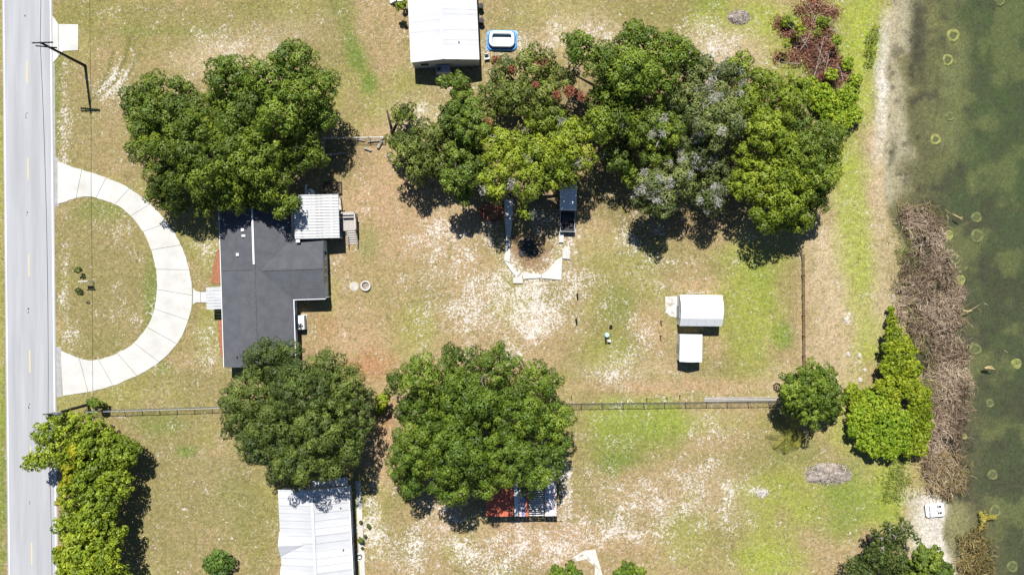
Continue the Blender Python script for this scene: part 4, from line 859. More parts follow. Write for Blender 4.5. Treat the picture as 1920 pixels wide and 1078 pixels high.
# shingle courses: each a thin lapped strip with its own lower edge
cr = MB()
for side in (-1, 1):
    nC = 22
    for i in range(nC):
        t0 = i / nC; t1 = (i + 1) / nC; xa = side * XW * (1 - t0); xb = side * XW * (1 - t1)
        za = EV + PIT * XW * t0; zb = EV + PIT * XW * t1
        ys = [(YS, YN)] if side < 0 else [(YS, WY - WH_ * (1 - max(0, (t0 * XW) / WH_)) - .02 if t0 * XW < WH_ else WY - .05), (WY + WH_ * (1 - (t0 * XW) / WH_) + .02 if t0 * XW < WH_ else WY + .05, YN)]
        for ya, yb in ys: cr.slab([(xa, ya, za + .022), (xb, ya, zb + .006), (xb, yb, zb + .006), (xa, yb, za + .022)], .014)
tag(cr.build('shingle_courses', M['shingle'], hs), kind='stuff')
cr = MB()
for s in (-1, 1):
    nC = 18
    for i in range(nC):
        t0 = i / nC; t1 = (i + 1) / nC; ya = WY + s * WH_ * (1 - t0); yb = WY + s * WH_ * (1 - t1); za = WRZ - (1 - t0) * PIT * WH_; zb = WRZ - (1 - t1) * PIT * WH_
        xa = XW - t0 * WH_ + .02; xb = XW - t1 * WH_ + .02
        cr.slab([(xa, ya, za + .028), (WX + .01, ya, za + .028), (WX + .01, yb, zb + .012), (xb, yb, zb + .012)], .014)
tag(cr.build('wing_shingle_courses', M['shingle'], hs), kind='stuff')
MB().box((0, (2.3 + 9.4) / 2, RZ + .05), (.22, 7.1, .09)).build('ridge_vent', M['white_paint'], hs)
MB().box((0, (YS + 2.2) / 2, RZ + .022), (.26, 2.2 - YS, .05)).build('ridge_cap', M['shingle_cap'], hs)
MB().box(((WX + .9) / 2, WY, WRZ + .03), (WX - .9, .22, .05)).build('ridge_cap', M['shingle_cap'], hs)
MB().box((-XW / 2 - .1, WY + .1, EV + PIT * XW / 2 + .03), (XW - .3, .09, .03), 0, 0, -math.atan(PIT)).build('roof_seam', M['shingle_cap'], hs)
for x_, y_, sx, sy in ((-1.33, 6.55, .38, .36), (-1.22, 5.82, .46, .30), (-2.1, 3.55, .36, .36)):
    v_ = MB().bbox((x_, y_, EV + PIT * (XW + x_) + .12), (sx, sy, .2), .05).build('roof_vent', M['white_paint'], hs)
MB().bbox((5.35, 5.0, 3.0), (.5, .4, .28), .05).build('roof_vent', M['white_paint'], hs)
MB().tube([(-2.6, -9.0, 2.8), (-2.6, -9.0, 3.2)], .09, 8).build('plumbing_vent', M['tar'], hs)
MB().box((XW + .05, (YS + WY - WH_) / 2, EV - .06), (.10, WY - WH_ - YS, .12)).build('gutter', M['white_paint'], hs)
MB().box(((XW + WX) / 2 + .05, WY - WH_ - .05, EV - .055), (WX - XW, .10, .12)).build('gutter', M['white_paint'], hs)
MB().box((-XW - .045, 0, EV - .06), (.08, YN - YS, .12)).build('fascia', M['white_paint'], hs)
wb = MB().box((WX - .095, WY + .2, 1.35), (.05, 4.3, 1.15)).build('window_frame', M['white_paint'], hs)
for k in range(4): MB().box((WX - .06, WY + 1.75 - 1.03 * k, 1.35), (.03, .82, .95)).build('pane', M['glass'], wb)
wf = MB().box((XW - .235, -3.2, 1.5), (.05, 1.1, 1.1)).build('window_frame', M['white_paint'], hs); MB().box((XW - .20, -3.2, 1.5), (.03, .9, .9)).build('pane', M['glass'], wf)
wf = MB().box((-XW + .235, 4.5, 1.5), (.05, 1.6, 1.1)).build('window_frame', M['white_paint'], hs); MB().box((-XW + .20, 4.5, 1.5), (.03, 1.4, .9)).build('pane', M['glass'], wf)
MB().tube([(WX + .1, WY - WH_ + .2, 0), (WX + .1, WY - WH_ + .1, 2.4)], .05, 6).build('downspout', M['white_paint'], hs)
# white patio roof of long ribbed panels
def local(o, px, py, z=0.0):
    p = at(px, py, z) - Vector(o.location); c, s = math.cos(-o.rotation_euler.z), math.sin(-o.rotation_euler.z)
    return Vector((p.x * c - p.y * s, p.x * s + p.y * c, z))
pr = thing('patio_roof', 'weathered white ribbed metal patio roof behind the dark house', 'patio roof', at(600, 408), TH)
A = local(pr, 553, 448, 3.35); B = local(pr, 634, 364, 2.85)
x0, x1 = A.x, B.x; y0, y1 = A.y, B.y; NP = 15; pw = (y1 - y0) / NP
pm = MB()
pm.add([(x0, 0, 3.35), (x0, pw - .02, 3.35), (x1, pw - .02, 2.85), (x1, 0, 2.85), (x0, 0, 3.30), (x0, pw - .02, 3.30), (x1, pw - .02, 2.80), (x1, 0, 2.80)], [(0, 3, 2, 1), (4, 5, 6, 7), (0, 1, 5, 4), (1, 2, 6, 5), (2, 3, 7, 6), (3, 0, 4, 7)])
pm.add([(x0, pw * .62, 3.345), (x0, pw * .66, 3.43), (x0, pw * .86, 3.43), (x0, pw * .9, 3.345), (x1, pw * .62, 2.845), (x1, pw * .66, 2.93), (x1, pw * .86, 2.93), (x1, pw * .9, 2.845)], [(0, 1, 5, 4), (1, 2, 6, 5), (2, 3, 7, 6), (0, 3, 2, 1), (4, 5, 6, 7)])
pme = pm.mesh('roof_panel', M['metal_old'])
for k in range(NP): link('roof_panel', pme, pr, (0, y0 + k * pw + random.uniform(-.006, .006), random.uniform(-.012, .012)))
MB().box((x1 - .05, (y0 + y1) / 2, 2.74), (.12, y1 - y0, .14)).build('beam', M['white_paint'], pr)
for y_ in (y0 + .15, (y0 + y1) / 2, y1 - .15): MB().box((x1 - .25, y_, 1.33), (.12, .12, 2.66)).build('post', M['white_paint'], pr)
MB().box(((x0 + x1) / 2 + .6, (y0 + y1) / 2, .1), (x1 - x0 - 1.6, y1 - y0 - .3, .2)).build('floor_slab', M['concrete_worn'], pr)
# deck with steps
dk = thing('deck', 'small weathered wooden deck with railing and steps beside the patio roof', 'deck', at(655, 428), TH)
DZ = .85
A = local(dk, 641, 433, DZ); B = local(dk, 668, 399, DZ)
nb = 11; bw = (B.x - A.x) / nb
for k in range(nb): MB().box((A.x + (k + .5) * bw, (A.y + B.y) / 2, DZ - .02), (bw - .015, B.y - A.y, .04)).build('deck_board', M['wood_grey'], dk)
for x_ in (A.x + .1, B.x - .1):
    for y_ in (A.y + .1, B.y - .1): MB().box((x_, y_, (DZ + 1.0) / 2 - .05 if x_ > 0 or y_ > 0 else DZ / 2 - .05), (.11, .11, DZ + 1.0 if x_ > 0 or y_ > 0 else DZ)).build('post', M['wood_grey'], dk)
MB().box(((A.x + B.x) / 2, B.y - .05, DZ + .95), (B.x - A.x + .2, .16, .05)).build('railing', M['wood_grey'], dk)
MB().box((B.x - .05, (A.y + B.y) / 2, DZ + .95), (.16, B.y - A.y, .05)).build('railing', M['wood_grey'], dk)
MB().bbox(((A.x + B.x) / 2, B.y - .45, DZ + .22), (B.x - A.x - .5, .42, .44), .03).build('bench', M['wood_grey'], dk)
nS = 6
for k in range(nS): MB().box((A.x + 1.22, A.y - .16 - k * .28, DZ - .13 * (k + 1)), (1.02, .2, .05)).build('step', M['wood_grey'], dk)
for x_ in (A.x + .66, A.x + 1.80):
    MB().tube([(x_, A.y, DZ + .8), (x_, A.y - 1.85, .75)], .045, 6).build('handrail', M['wood_grey'], dk)
    MB().box((x_, A.y - 1.8, .4), (.09, .09, .8)).build('post', M['wood_grey'], dk)
    MB().tube([(x_, A.y, DZ - .1), (x_, A.y - 1.85, .0)], .07, 4).build('stringer', M['wood_grey'], dk)
# front porch canopy
pc = thing('porch_canopy', 'white ribbed porch canopy at the end of the front walk', 'canopy', at(405, 558), TH)
A = local(pc, 387.5, 580, 2.25); B = local(pc, 417, 537, 2.45); NP = 7; pw = (B.y - A.y) / NP; pm = MB()
pm.slab([(A.x, 0, 2.25), (B.x, 0, 2.45), (B.x, pw - .05, 2.45), (A.x, pw - .05, 2.25)], .06)
pm.slab([(A.x, pw - .16, 2.30), (B.x, pw - .16, 2.50), (B.x, pw - .06, 2.50), (A.x, pw - .06, 2.30)], .07)
pme = pm.mesh('roof_panel', M['metal_white'])
for k in range(NP): link('roof_panel', pme, pc, (0, A.y + k * pw, 0))
for y_ in (A.y + .15, B.y - .15): MB().box((A.x + .15, y_, 1.09), (.1, .1, 2.18)).build('post', M['white_paint'], pc)
MB().box((A.x + .02, (A.y + B.y) / 2, 2.14), (.08, B.y - A.y, .12)).build('valance', M['wood_dark'], pc)
MB().box(((A.x + B.x) / 2, (A.y + B.y) / 2, .07), (B.x - A.x - .1, 1.6, .15)).build('stoop', M['concrete'], pc)
# air conditioner by the house
def package_unit(label, px, py, rz, m_, sx=1.0, sy=1.75, fan=(0, -.45)):
    o = thing('air_conditioner', label, 'air conditioner', at(px, py), rz)
    MB().box((0, 0, .05), (sx + .2, sy + .2, .1)).build('pad', M['concrete_worn'], o)
    MB().bbox((0, 0, .1 + .55), (sx, sy, 1.1), .04).build('cabinet', m_, o)
    MB().lathe((fan[0], fan[1], 1.2), [(.40, -.02), (.40, .03), (.36, .03), (.36, .005)], 20).build('fan_ring', M['galv'], o)
    for k in range(5):
        a = 2 * PI * k / 5; MB().box((fan[0] + .18 * math.cos(a), fan[1] + .18 * math.sin(a), 1.215), (.32, .14, .012), a).build('fan_blade', M['black'], o)
    for k in range(4): MB().box((sx / 2 + .012, sy * (-.3 + .2 * k), .65), (.025, sy * .14, .7)).build('louvre', M['galv'], o)
    return o
package_unit('white air conditioning unit against the dark house\'s rear wall', 567.5, 604, TH, M['white_paint'])
package_unit('grey air conditioning unit in the shade of the top white building', 832, 134, math.radians(93), M['siding_grey'], .95, 1.7, (0, .5))
# mulch beds
def bed(label, pts, seed):
    r = np.random.RandomState(seed); P = [W2(p) for p in pts]; c = np.mean(P, 0); o = MB().extrude([(p[0] - c[0], p[1] - c[1]) for p in P], -.05, .07).build('mulch_bed', M['mulch'], None, (c[0], c[1], 0))
    tag(o, label, 'mulch bed'); return o
bed('upper red mulch bed against the house front', [(408, 468), (401, 490), (395, 530), (416, 533), (416, 470)], 1)
bed('lower red mulch strip against the house front', [(409, 598), (411, 640), (414, 668), (422, 668), (420, 598)], 2)

# ------------------------------------------------------------------ long white house at the bottom
TL = math.radians(2.7)
lh = thing('house', 'long white metal roofed house cut by the bottom edge', 'house', at(600, 1010), TL)
EZ, RZ2 = 2.6, 3.75
A = local(lh, 521, 917, EZ); R_ = local(lh, 584, 914, RZ2); B = local(lh, 653, 912, EZ)
YT = (A.y + B.y) / 2; YB = YT - 17.5
def panels(o, xe, xr, ze, zr, ytop, ybot, pitch, m_, mrib, rib=.045):
    n = int(round((ytop - ybot) / pitch)); pw_ = (ytop - ybot) / n; mb = MB()
    mb.slab([(xe, 0, ze), (xr, 0, zr), (xr, pw_ - .006, zr), (xe, pw_ - .006, ze)], .05)
    mb.slab([(xe, pw_ - .12, ze + rib), (xr, pw_ - .12, zr + rib), (xr, pw_ - .012, zr + rib), (xe, pw_ - .012, ze + rib)], rib + .02)
    mes = [mb.mesh('roof_panel', M[q]) for q in ('metal_white', 'metal_white_b', 'metal_white_c')]
    for k in range(n): link('roof_panel', random.choice(mes), o, (0, ybot + k * pw_, random.uniform(-.012, .012)))
panels(lh, A.x, R_.x - .02, EZ, RZ2, YT, YB, .92, M['metal_white'], None, .07)
panels(lh, B.x, R_.x + .02, EZ, RZ2, YT, YB, .92, M['metal_white'], None, .07)
MB().box((R_.x, (YT + YB) / 2, RZ2 + .05), (.34, YT - YB, .07)).build('ridge_cap', M['metal_white'], lh)
MB().box(((A.x + B.x) / 2, (YT + YB) / 2 - .1, EZ / 2 - .06), (B.x - A.x - .3, YT - YB - .6, EZ - .12)).build('wall', M['siding_grey'], lh)
MB().box((B.x + .06, (YT + YB) / 2, EZ - .05), (.13, YT - YB, .13)).build('gutter', M['white_paint'], lh)
for k in range(3): 
    wf = MB().box((B.x - .13, YT - 3 - 4.2 * k, 1.5), (.05, 1.2, 1.1)).build('window_frame', M['white_paint'], lh); MB().box((B.x - .10, YT - 3 - 4.2 * k, 1.5), (.03, 1.0, .9)).build('pane', M['glass'], wf)
for py_, half in ((1023, 1.5), (1088, 1.5)):      # cross gables on the left slope
    E = local(lh, 523, py_, RZ2 - .35); zr = RZ2 - .35; xt = A.x + (R_.x - A.x) * ((zr - EZ) / (RZ2 - EZ)); 
    for s in (-1, 1): MB().slab([(A.x - .06, E.y + s * half, EZ + .07), (A.x - .06, E.y, zr + .05), (xt, E.y, zr + .07), (A.x + .05, E.y + s * half, EZ + .07)], .05).build('gable_roof', M['metal_white'], lh)
    MB().add([(A.x + .02, E.y - half + .1, EZ - .1), (A.x + .02, E.y + half - .1, EZ - .1), (A.x + .02, E.y, zr - .03), (A.x + .12, E.y - half + .1, EZ - .1), (A.x + .12, E.y + half - .1, EZ - .1), (A.x + .12, E.y, zr - .03)], [(0, 2, 1), (3, 4, 5), (0, 1, 4, 3), (1, 2, 5, 4), (2, 0, 3, 5)]).build('gable_wall', M['siding_grey'], lh)
for px_, py_ in ((638.5, 952), (643.5, 1030.5)):
    q = local(lh, px_, py_, 3.0); MB().tube([(q.x, q.y, 2.6), (q.x, q.y, 3.1)], .07, 8).build('vent_pipe', M['tar'], lh)
lt = MB().slab([(B.x - 4.6, YT + .1, 2.45), (B.x - .1, YT + .1, 2.45), (B.x - .1, YT + 1.1, 2.25), (B.x - 4.6, YT + .75, 2.25)], .06).build('lean_to_roof', M['metal_white'], lh)
wk = MB().box((B.x + .72, (YT + YB) / 2, .03), (.65, YT - YB, .08)).build('side_path', M['concrete'], None, at(600, 1010), TL); tag(wk, kind='structure')

# ------------------------------------------------------------------ white building at the top
TT_ = math.radians(2.6)
uh = thing('mobile_home', 'white metal roofed mobile home cut by the top edge', 'mobile home', at(832, 60), TT_)
EZ, RZ2 = 3.0, 3.85
A = local(uh, 770, 118, EZ); R_ = local(uh, 831, 109, RZ2); B = local(uh, 899, 112, EZ); YB = (A.y + B.y) / 2; YT = YB + 20.0
panels(uh, A.x, R_.x - .02, EZ, RZ2, YT, YB, .62, M['metal_white'], None, .012)
panels(uh, B.x, R_.x + .02, EZ, RZ2, YT, YB, .62, M['metal_white'], None, .012)
MB().box((R_.x, (YT + YB) / 2, RZ2 + .03), (.3, YT - YB, .06)).build('ridge_cap', M['metal_old'], uh)
w0, w1 = A.x + .12, B.x - .12; y0, y1 = YB + .12, YT - .2
MB().add([(w0, y0, 0), (w1, y0, 0), (w1, y1, 0), (w0, y1, 0), (w0, y0, EZ - .04), (w1, y0, EZ - .04), (w1, y1, EZ - .04), (w0, y1, EZ - .04), (R_.x, y0, RZ2 - .07), (R_.x, y1, RZ2 - .07)],
         [(0, 1, 5, 8, 4), (1, 2, 6, 5), (2, 3, 7, 9, 6), (3, 0, 4, 7), (4, 8, 9, 7), (8, 5, 6, 9)]).build('wall', M['siding_grey'], uh)
MB().box((R_.x + 1.7, y0 - .03, 2.95), (.5, .06, .32)).build('gable_vent', M['tar'], uh)
q = local(uh, 860.5, 79.5, 3.5); MB().tube([(q.x, q.y, 3.2), (q.x, q.y, 3.65)], .08, 8).build('vent_pipe', M['tar'], uh)
wf = MB().box((R_.x - 2.5, y0 - .03, 1.7), (1.2, .05, 1.0)).build('window_frame', M['white_paint'], uh); MB().box((R_.x - 2.5, y0 - .06, 1.7), (1.0, .03, .8)).build('pane', M['glass'], wf)
MB().box(((w0 + w1) / 2, y0 - .02, .35), (w1 - w0, .03, .68)).build('skirting', M['siding_grey'], uh)
sp = thing('entry_steps', 'white entry steps at the mobile home\'s top left corner', 'steps', at(748, -1), TT_)
for k in range(3): MB().box((-.4 - .28 * (2 - k), 0, .15 + .18 * k), (.3, 1.1, .3 + .36 * k)).build('step', M['white_paint'], sp)
MB().box((.35, 0, .45), (.9, 1.1, .9)).build('landing', M['white_paint'], sp)

# ------------------------------------------------------------------ two white sheds
s1 = thing('shed', 'larger white metal shed with ridge running left to right', 'shed', at(1306, 578), math.radians(-.6))
A = local(s1, 1274, 611, 2.15); B = local(s1, 1354, 553.5, 2.15); xm0, xm1 = A.x, B.x; y0, y1 = A.y, B.y
prof = [(y0, 2.15), (y0 + .95, 2.85), ((y0 + y1) / 2, 3.15), (y1 - .95, 2.85), (y1, 2.15)]
for i in range(4):
    (ya, za), (yb, zb) = prof[i], prof[i + 1]; nP = 5; wP = (xm1 - xm0) / nP
    for k in range(nP):
        MB().slab([(xm0 + k * wP + .006, ya, za), (xm0 + (k + 1) * wP - .006, ya, za), (xm0 + (k + 1) * wP - .006, yb, zb), (xm0 + k * wP + .006, yb, zb)], .04).build('roof_panel', M['white_paint'], s1)
g = [(p[0] + (.1 if i == 0 else -.1 if i == 4 else 0), p[1] - .06) for i, p in enumerate(prof)]
mb = MB(); vs = []
for x_ in (xm0 + .10, xm1 - .10): vs += [(x_, g[0][0], 0)] + [(x_, p[0], p[1]) for p in g] + [(x_, g[4][0], 0)]
mb.add(vs, [(0, 1, 2, 3, 4, 5, 6), (13, 12, 11, 10, 9, 8, 7)] + [(i, 7 + i, 8 + i, i + 1) for i in range(6)]).build('wall', M['white_paint'], s1)
dr = MB().box((xm0 + .07, (y0 + y1) / 2 - .2, 1.0), (.06, 1.5, 2.0)).build('door', M['siding_grey'], s1); MB().box((xm0 + .02, (y0 + y1) / 2 + .4, 1.0), (.05, .05, .2)).build('handle', M['black'], dr)
MB().tube([(xm0 + .9, y1 + .25, .1), (xm0 + 1.1, y1 + .22, .95), (xm0 + 3.0, y1 + .25, .95), (xm0 + 3.1, y1 + .25, .1)], .035, 6).build('gate_rail', M['galv'], s1)
s2 = thing('shed', 'smaller white metal shed below the larger one', 'shed', at(1289, 650), math.radians(-1))
A = local(s2, 1274, 678, 2.05); B = local(s2, 1317, 627, 2.05); x0, x1, y0, y1 = A.x, B.x, A.y, B.y; xm = (x0 + x1) / 2 - .1; nP = 4; wP = (y1 - y0) / nP
for xe in (x0, x1):
    for k in range(nP): MB().slab([(xe, y0 + k * wP + .006, 2.05), (xm, y0 + k * wP + .006, 2.55), (xm, y0 + (k + 1) * wP - .006, 2.55), (xe, y0 + (k + 1) * wP - .006, 2.05)], .04).build('roof_panel', M['white_paint'], s2)
a0, a1, b0, b1 = x0 + .08, x1 - .08, y0 + .08, y1 - .08
MB().add([(a0, b0, 0), (a1, b0, 0), (a1, b1, 0), (a0, b1, 0), (a0, b0, 2.0), (a1, b0, 2.0), (a1, b1, 2.0), (a0, b1, 2.0), (xm, b0, 2.49), (xm, b1, 2.49)],
         [(0, 1, 5, 8, 4), (1, 2, 6, 5), (2, 3, 7, 9, 6), (3, 0, 4, 7)]).build('wall', M['white_paint'], s2)
MB().box((a0 - .03, (b0 + b1) / 2, .95), (.05, .9, 1.9)).build('door', M['siding_grey'], s2)
for k in range(3): MB().tube([(x1 + .12, y0 + .6 + k * 1.1, .0), (x1 + .12, y0 + .6 + k * 1.1, .7)], .06, 6).build('tie_down', M['rust'], s2)
pd = MB().extrude([W2(p) for p in ((1247, 556), (1271, 555), (1272, 596), (1257, 593), (1248, 585))], -.05, .07).build('shed_pad', M['concrete_worn']); tag(pd, kind='structure')

# ------------------------------------------------------------------ red, white and blue shelter under the central oak
pv = thing('shelter', 'open shelter with red, white and blue roof sheets under the oak', 'shelter', at(970, 930), math.radians(.5))
ZT = 2.2
A = local(pv, 911, 968, ZT); B = local(pv, 1043, 872, ZT); x0, x1, y0, y1 = A.x, B.x, A.y, B.y; f_ = (x1 - x0) / 132.0
def sheets(pa, pb, n, m_):
    for k in range(n):
        xa = x0 + (pa + (pb - pa) * k / n - 911) * f_; xb = x0 + (pa + (pb - pa) * (k + 1) / n - 911) * f_
        mb = MB(); mb.slab([(xa + .01, y0, ZT), (xb - .01, y0, ZT), (xb - .01, y1, ZT + .25), (xa + .01, y1, ZT + .25)], .03)
        for q in (.25, .75):
            xc = xa + (xb - xa) * q; mb.slab([(xc - .04, y0, ZT + .05), (xc + .04, y0, ZT + .05), (xc + .04, y1, ZT + .30), (xc - .04, y1, ZT + .30)], .06)
        mb.build('roof_sheet', m_, pv)
sheets(911, 963, 6, M['red_metal']); sheets(964, 971, 1, M['pool_white']); sheets(971, 978, 1, M['redwhite']); sheets(978, 985, 1, M['blue_metal']); sheets(985, 991, 1, M['red_metal']); sheets(1021, 1028, 1, M['redwhite']); sheets(1028, 1036, 1, M['white_paint']); sheets(1036, 1043, 1, M['redwhite'])
xa, xb = x0 + (992 - 911) * f_, x0 + (1020 - 911) * f_
for k in range(24): MB().box(((xa + xb) / 2, y0 + .12 + k * (y1 - y0 - .24) / 23, ZT + .02 + .25 * k / 23), (xb - xa, .09, .06)).build('slat', M['white_paint'], pv)
for x_ in (xa + .05, (xa + xb) / 2, xb - .05): MB().box((x_, (y0 + y1) / 2, ZT + .03), (.07, y1 - y0, .08), 0, math.atan(.25 / (y1 - y0))).build('rafter', M['wood_dark'], pv)
for x_ in (x0 + .1, x0 + 3, x0 + 6, x1 - .1):
    for y_ in (y0 + .1, y1 - .1): MB().box((x_, y_, (ZT - .04) / 2), (.11, .11, ZT - .04)).build('post', M['wood_grey'], pv)
MB().box(((x0 + x1) / 2, y0 + .1, ZT - .10), (x1 - x0, .08, .14)).build('beam', M['wood_dark'], pv)
MB().tube([(x1 - .3, y0 + .2, ZT + .02), (x1 + .75, y0 + .05, ZT + .02)], .03, 5).build('bracket', M['galv'], pv)

# ------------------------------------------------------------------ inflatable pool
pl = thing('inflatable_pool', 'blue and white rectangular inflatable paddling pool on the top lawn', 'pool', at(941, 77), math.radians(-1))
def ring(w_, h_, r_, tube_r, z, n=10):
    path = rrect(w_, h_, r_, 6); m_ = len(path); vs = []; fs = []
    for i, (x_, y_) in enumerate(path):
        xp, yp = path[i - 1]; xn, yn = path[(i + 1) % m_]; t = Vector((xn - xp, yn - yp, 0)).normalized(); o_ = Vector((t.y, -t.x, 0))
        for k in range(n):
            a_ = 2 * PI * k / n; wv = 1 + .03 * math.sin(i * 1.7); v_ = Vector((x_, y_, z)) + o_ * math.cos(a_) * tube_r * wv + Vector((0, 0, math.sin(a_) * tube_r * .8)); vs.append(tuple(v_))
    for i in range(m_):
        for k in range(n): fs.append((i * n + k, ((i + 1) % m_) * n + k, ((i + 1) % m_) * n + (k + 1) % n, i * n + (k + 1) % n))
    return MB().add(vs, fs)
ring(3.42, 2.20, .45, .20, .15).build('lower_ring', M['pool_blue'], pl, smooth=True)
ring(3.05, 1.85, .42, .19, .42).build('middle_ring', M['pool_navy'], pl, smooth=True)
ring(2.78, 1.62, .42, .22, .68).build('upper_ring', M['pool_white'], pl, smooth=True)
MB().extrude(rrect(2.95, 1.75, .35), .04, .10).build('floor', M['pool_white'], pl)
MB().extrude([(x_, y_ + .03) for x_, y_ in rrect(2.45, 1.25, .2)], .09, .30).build('lining', M['pool_white'], pl)
MB().box((0, .60, .44), (2.3, .05, .30)).build('printed_band', M['pool_teal'], pl)
tp = MB().extrude([(-1.95, -1.2), (-1.7, -1.32), (-.5, -1.25), (.4, -1.36), (1.4, -1.22), (1.95, -.9), (2.0, 1.0), (1.7, 1.33), (-1.6, 1.25), (-1.95, 1.0)], -.03, .03).build('ground_sheet', M['pool_blue'], None, at(941, 77), math.radians(-1))
tag(tp, 'crumpled blue ground sheet spread under the inflatable pool', 'tarp')

# ------------------------------------------------------------------ chain-link fences
def fence(label, p0, p1, h, npost, wire_m, post_m, rail=True, step=.22, wr=.007, gates=()):
    a_ = at(*p0); b_ = at(*p1); L_ = (b_ - a_).length; o = thing('chain_link_fence', label, 'fence', a_, math.atan2(b_.y - a_.y, b_.x - a_.x))
    for k in range(npost):
        x_ = L_ * k / (npost - 1); mb = MB().tube([(x_, 0, -.2), (x_, 0, h + .06)], .045, 7); mb.lathe((x_, 0, h + .06), [(.055, 0), (.05, .04), (.01, .07)], 7); mb.build('post', post_m, o)
    if rail: MB().tube([(0, 0, h), (L_, 0, h)], .035, 6).build('top_rail', post_m, o)
    mb = MB(); n = int(L_ / step)
    for k in range(-int(h / step), n):
        for s in (0, 1):
            xa_ = k * step; xb_ = xa_ + h; za, zb = (0.03, h) if s == 0 else (h, 0.03)
            t0 = max(0, -xa_ / h); t1 = min(1, (L_ - xa_) / h)
            if t1 <= t0: continue
            q0 = Vector((xa_ + h * t0, .05, za + (zb - za) * t0)); q1 = Vector((xa_ + h * t1, .05, za + (zb - za) * t1)); mb.tube([q0, q1], wr, 3, False)
    tag(mb.build('wire_mesh', wire_m, o), kind='stuff'); return o
fence('pale chain-link fence running from the roadside to the dark oak', (168, 770), (430, 762), 1.25, 9, M['galv'], M['galv'], wr=.008)
fence('chain-link fence between the middle lawn and the lower right lawn', (1050, 757), (1480, 752), 1.2, 12, M['fence_dark'], M['fence_dark'], wr=.008)
fence('rusty wire fence running down the lakeside lawn', (1502, 479), (1504, 705), 1.1, 7, M['rust'], M['rust'], wr=.013)
fence('grey wire fence stub above the stacked logs', (610, 262), (722, 261), 1.2, 5, M['galv'], M['galv'], wr=.008)
fence('short dark wire fence at the bottom of the roadside corner', (170, 766), (174, 800), 1.25, 2, M['fence_dark'], M['fence_dark'])
# loose rail along the lower fence
for x0_, x1_, y_ in ((1320, 1455, 746),):
    a_ = at(x0_, y_); b_ = at(x1_, y_ - 1); mb = MB()
    o = thing('fence_rails', 'spare pale rails lying along the middle wire fence', 'rails', a_)
    for k in range(3): MB().tube([(0, -.18 * k, .06), (b_.x - a_.x, b_.y - a_.y - .18 * k, .06)], .05, 6).build('rail', M['galv'], o)
# timber posts and stray uprights
def post(label, px, py, h, r_=.09, m_='wood_dark', group=None, lean=(0, 0)):
    o = MB().tube([(0, 0, -.2), (0, 0, .02), (lean[0] * .7, lean[1] * .7, h * .7), (lean[0], lean[1], h), (lean[0], lean[1], h + .015)], [r_, r_, r_ * .95, r_ * .9, r_ * .6], 8).build('post', M[m_], None, at(px, py)); tag(o, label, 'post', group); return o
post('upper dark post standing alone on the middle lawn', 1082, 551, 1.2, .11, 'pole', 'lone posts on the middle lawn')
post('lower dark post standing alone on the middle lawn', 1080, 598, 1.2, .11, 'pole', 'lone posts on the middle lawn')
post('upper stake left of the larger shed', 1239, 602, 1.0, .07, 'wood_dark', 'stakes left of the sheds')
post('lower stake left of the smaller shed', 1238, 629, 1.1, .07, 'wood_dark', 'stakes left of the sheds')
for i, (px_, py_, lab) in enumerate([(1071, 742, 'leftmost stake behind the middle wire fence'), (1212, 746, 'stake behind the middle of the wire fence'), (1250, 745, 'stake just right of the fence\'s middle'), (1274, 741, 'stake behind the fence below the smaller shed')]):
    post(lab, px_, py_, .8, .05, 'wood_dark', 'stakes behind the wire fence')

# ------------------------------------------------------------------ utility poles and wires
def utility_pole(label, px, py, h, arms, rz, extra=True):
    o = thing('utility_pole', label, 'utility pole', at(px, py), rz)
    MB().tube([(0, 0, -.5), (0, 0, h)], [.20, .125], 12).build('pole', M['pole'], o)
    for z_, off, tilt, ln in arms:
        ca = MB().box((0, off, z_), (ln, .13, .15), tilt).build('crossarm', M['pole'], o)
        for q in (-.46, -.25, .25, .46): MB().lathe((math.cos(tilt) * ln * q, off + math.sin(tilt) * ln * q, z_ + .07), [(.05, 0), (.07, .06), (.03, .1), (.06, .15), (.02, .2)], 8).build('insulator', M['galv'] if extra else M['black'], ca)
    MB().lathe((0, 0, h), [(.05, 0), (.08, .08), (.03, .14), (.06, .2)], 8).build('pin_insulator', M['black'], o)
    return o
P1H = 9.45
utility_pole('dark wooden utility pole with two crossarms beside the top apron', 160, 124, P1H, [(P1H - .25, .12, .03, 2.4), (P1H - 1.0, -.14, -.10, 2.45)], 0)
p2 = utility_pole('dark utility pole leaning over the roadside tree by the fence corner', 166, 758, 8.6, [(8.35, .12, .06, 1.7)], 0)
MB().lathe((.34, 0, 7.0), [(.22, 0), (.25, .05), (.25, .75), (.2, .85)], 14).build('transformer', M['galv'], p2)
def wire(label, a_, b_, sag, r_=.028):
    pts = []
    for k in range(25):
        t = k / 24; p = Vector(a_).lerp(Vector(b_), t); p.z -= sag * 4 * t * (1 - t); pts.append(p - Vector(a_))
    o = MB().tube([tuple(p) for p in pts], r_, 5).build('power_line', M['pole'], None, a_); tag(o, label, 'power line', 'power lines along the road'); return o
a1 = at(160, 124); a1.z = P1H + .2; a2 = at(166, 758); a2.z = 8.8; a0_ = at(154, -520); a0_.z = 9.6; a3 = at(172, 1400); a3.z = 8.8
wire('overhead wire between the two roadside utility poles', a1, a2, .5)
wire('overhead wire leaving the upper pole towards the top edge', a0_, a1, .5)
wire('overhead wire leaving the lower pole towards the bottom edge', a2, a3, .5)

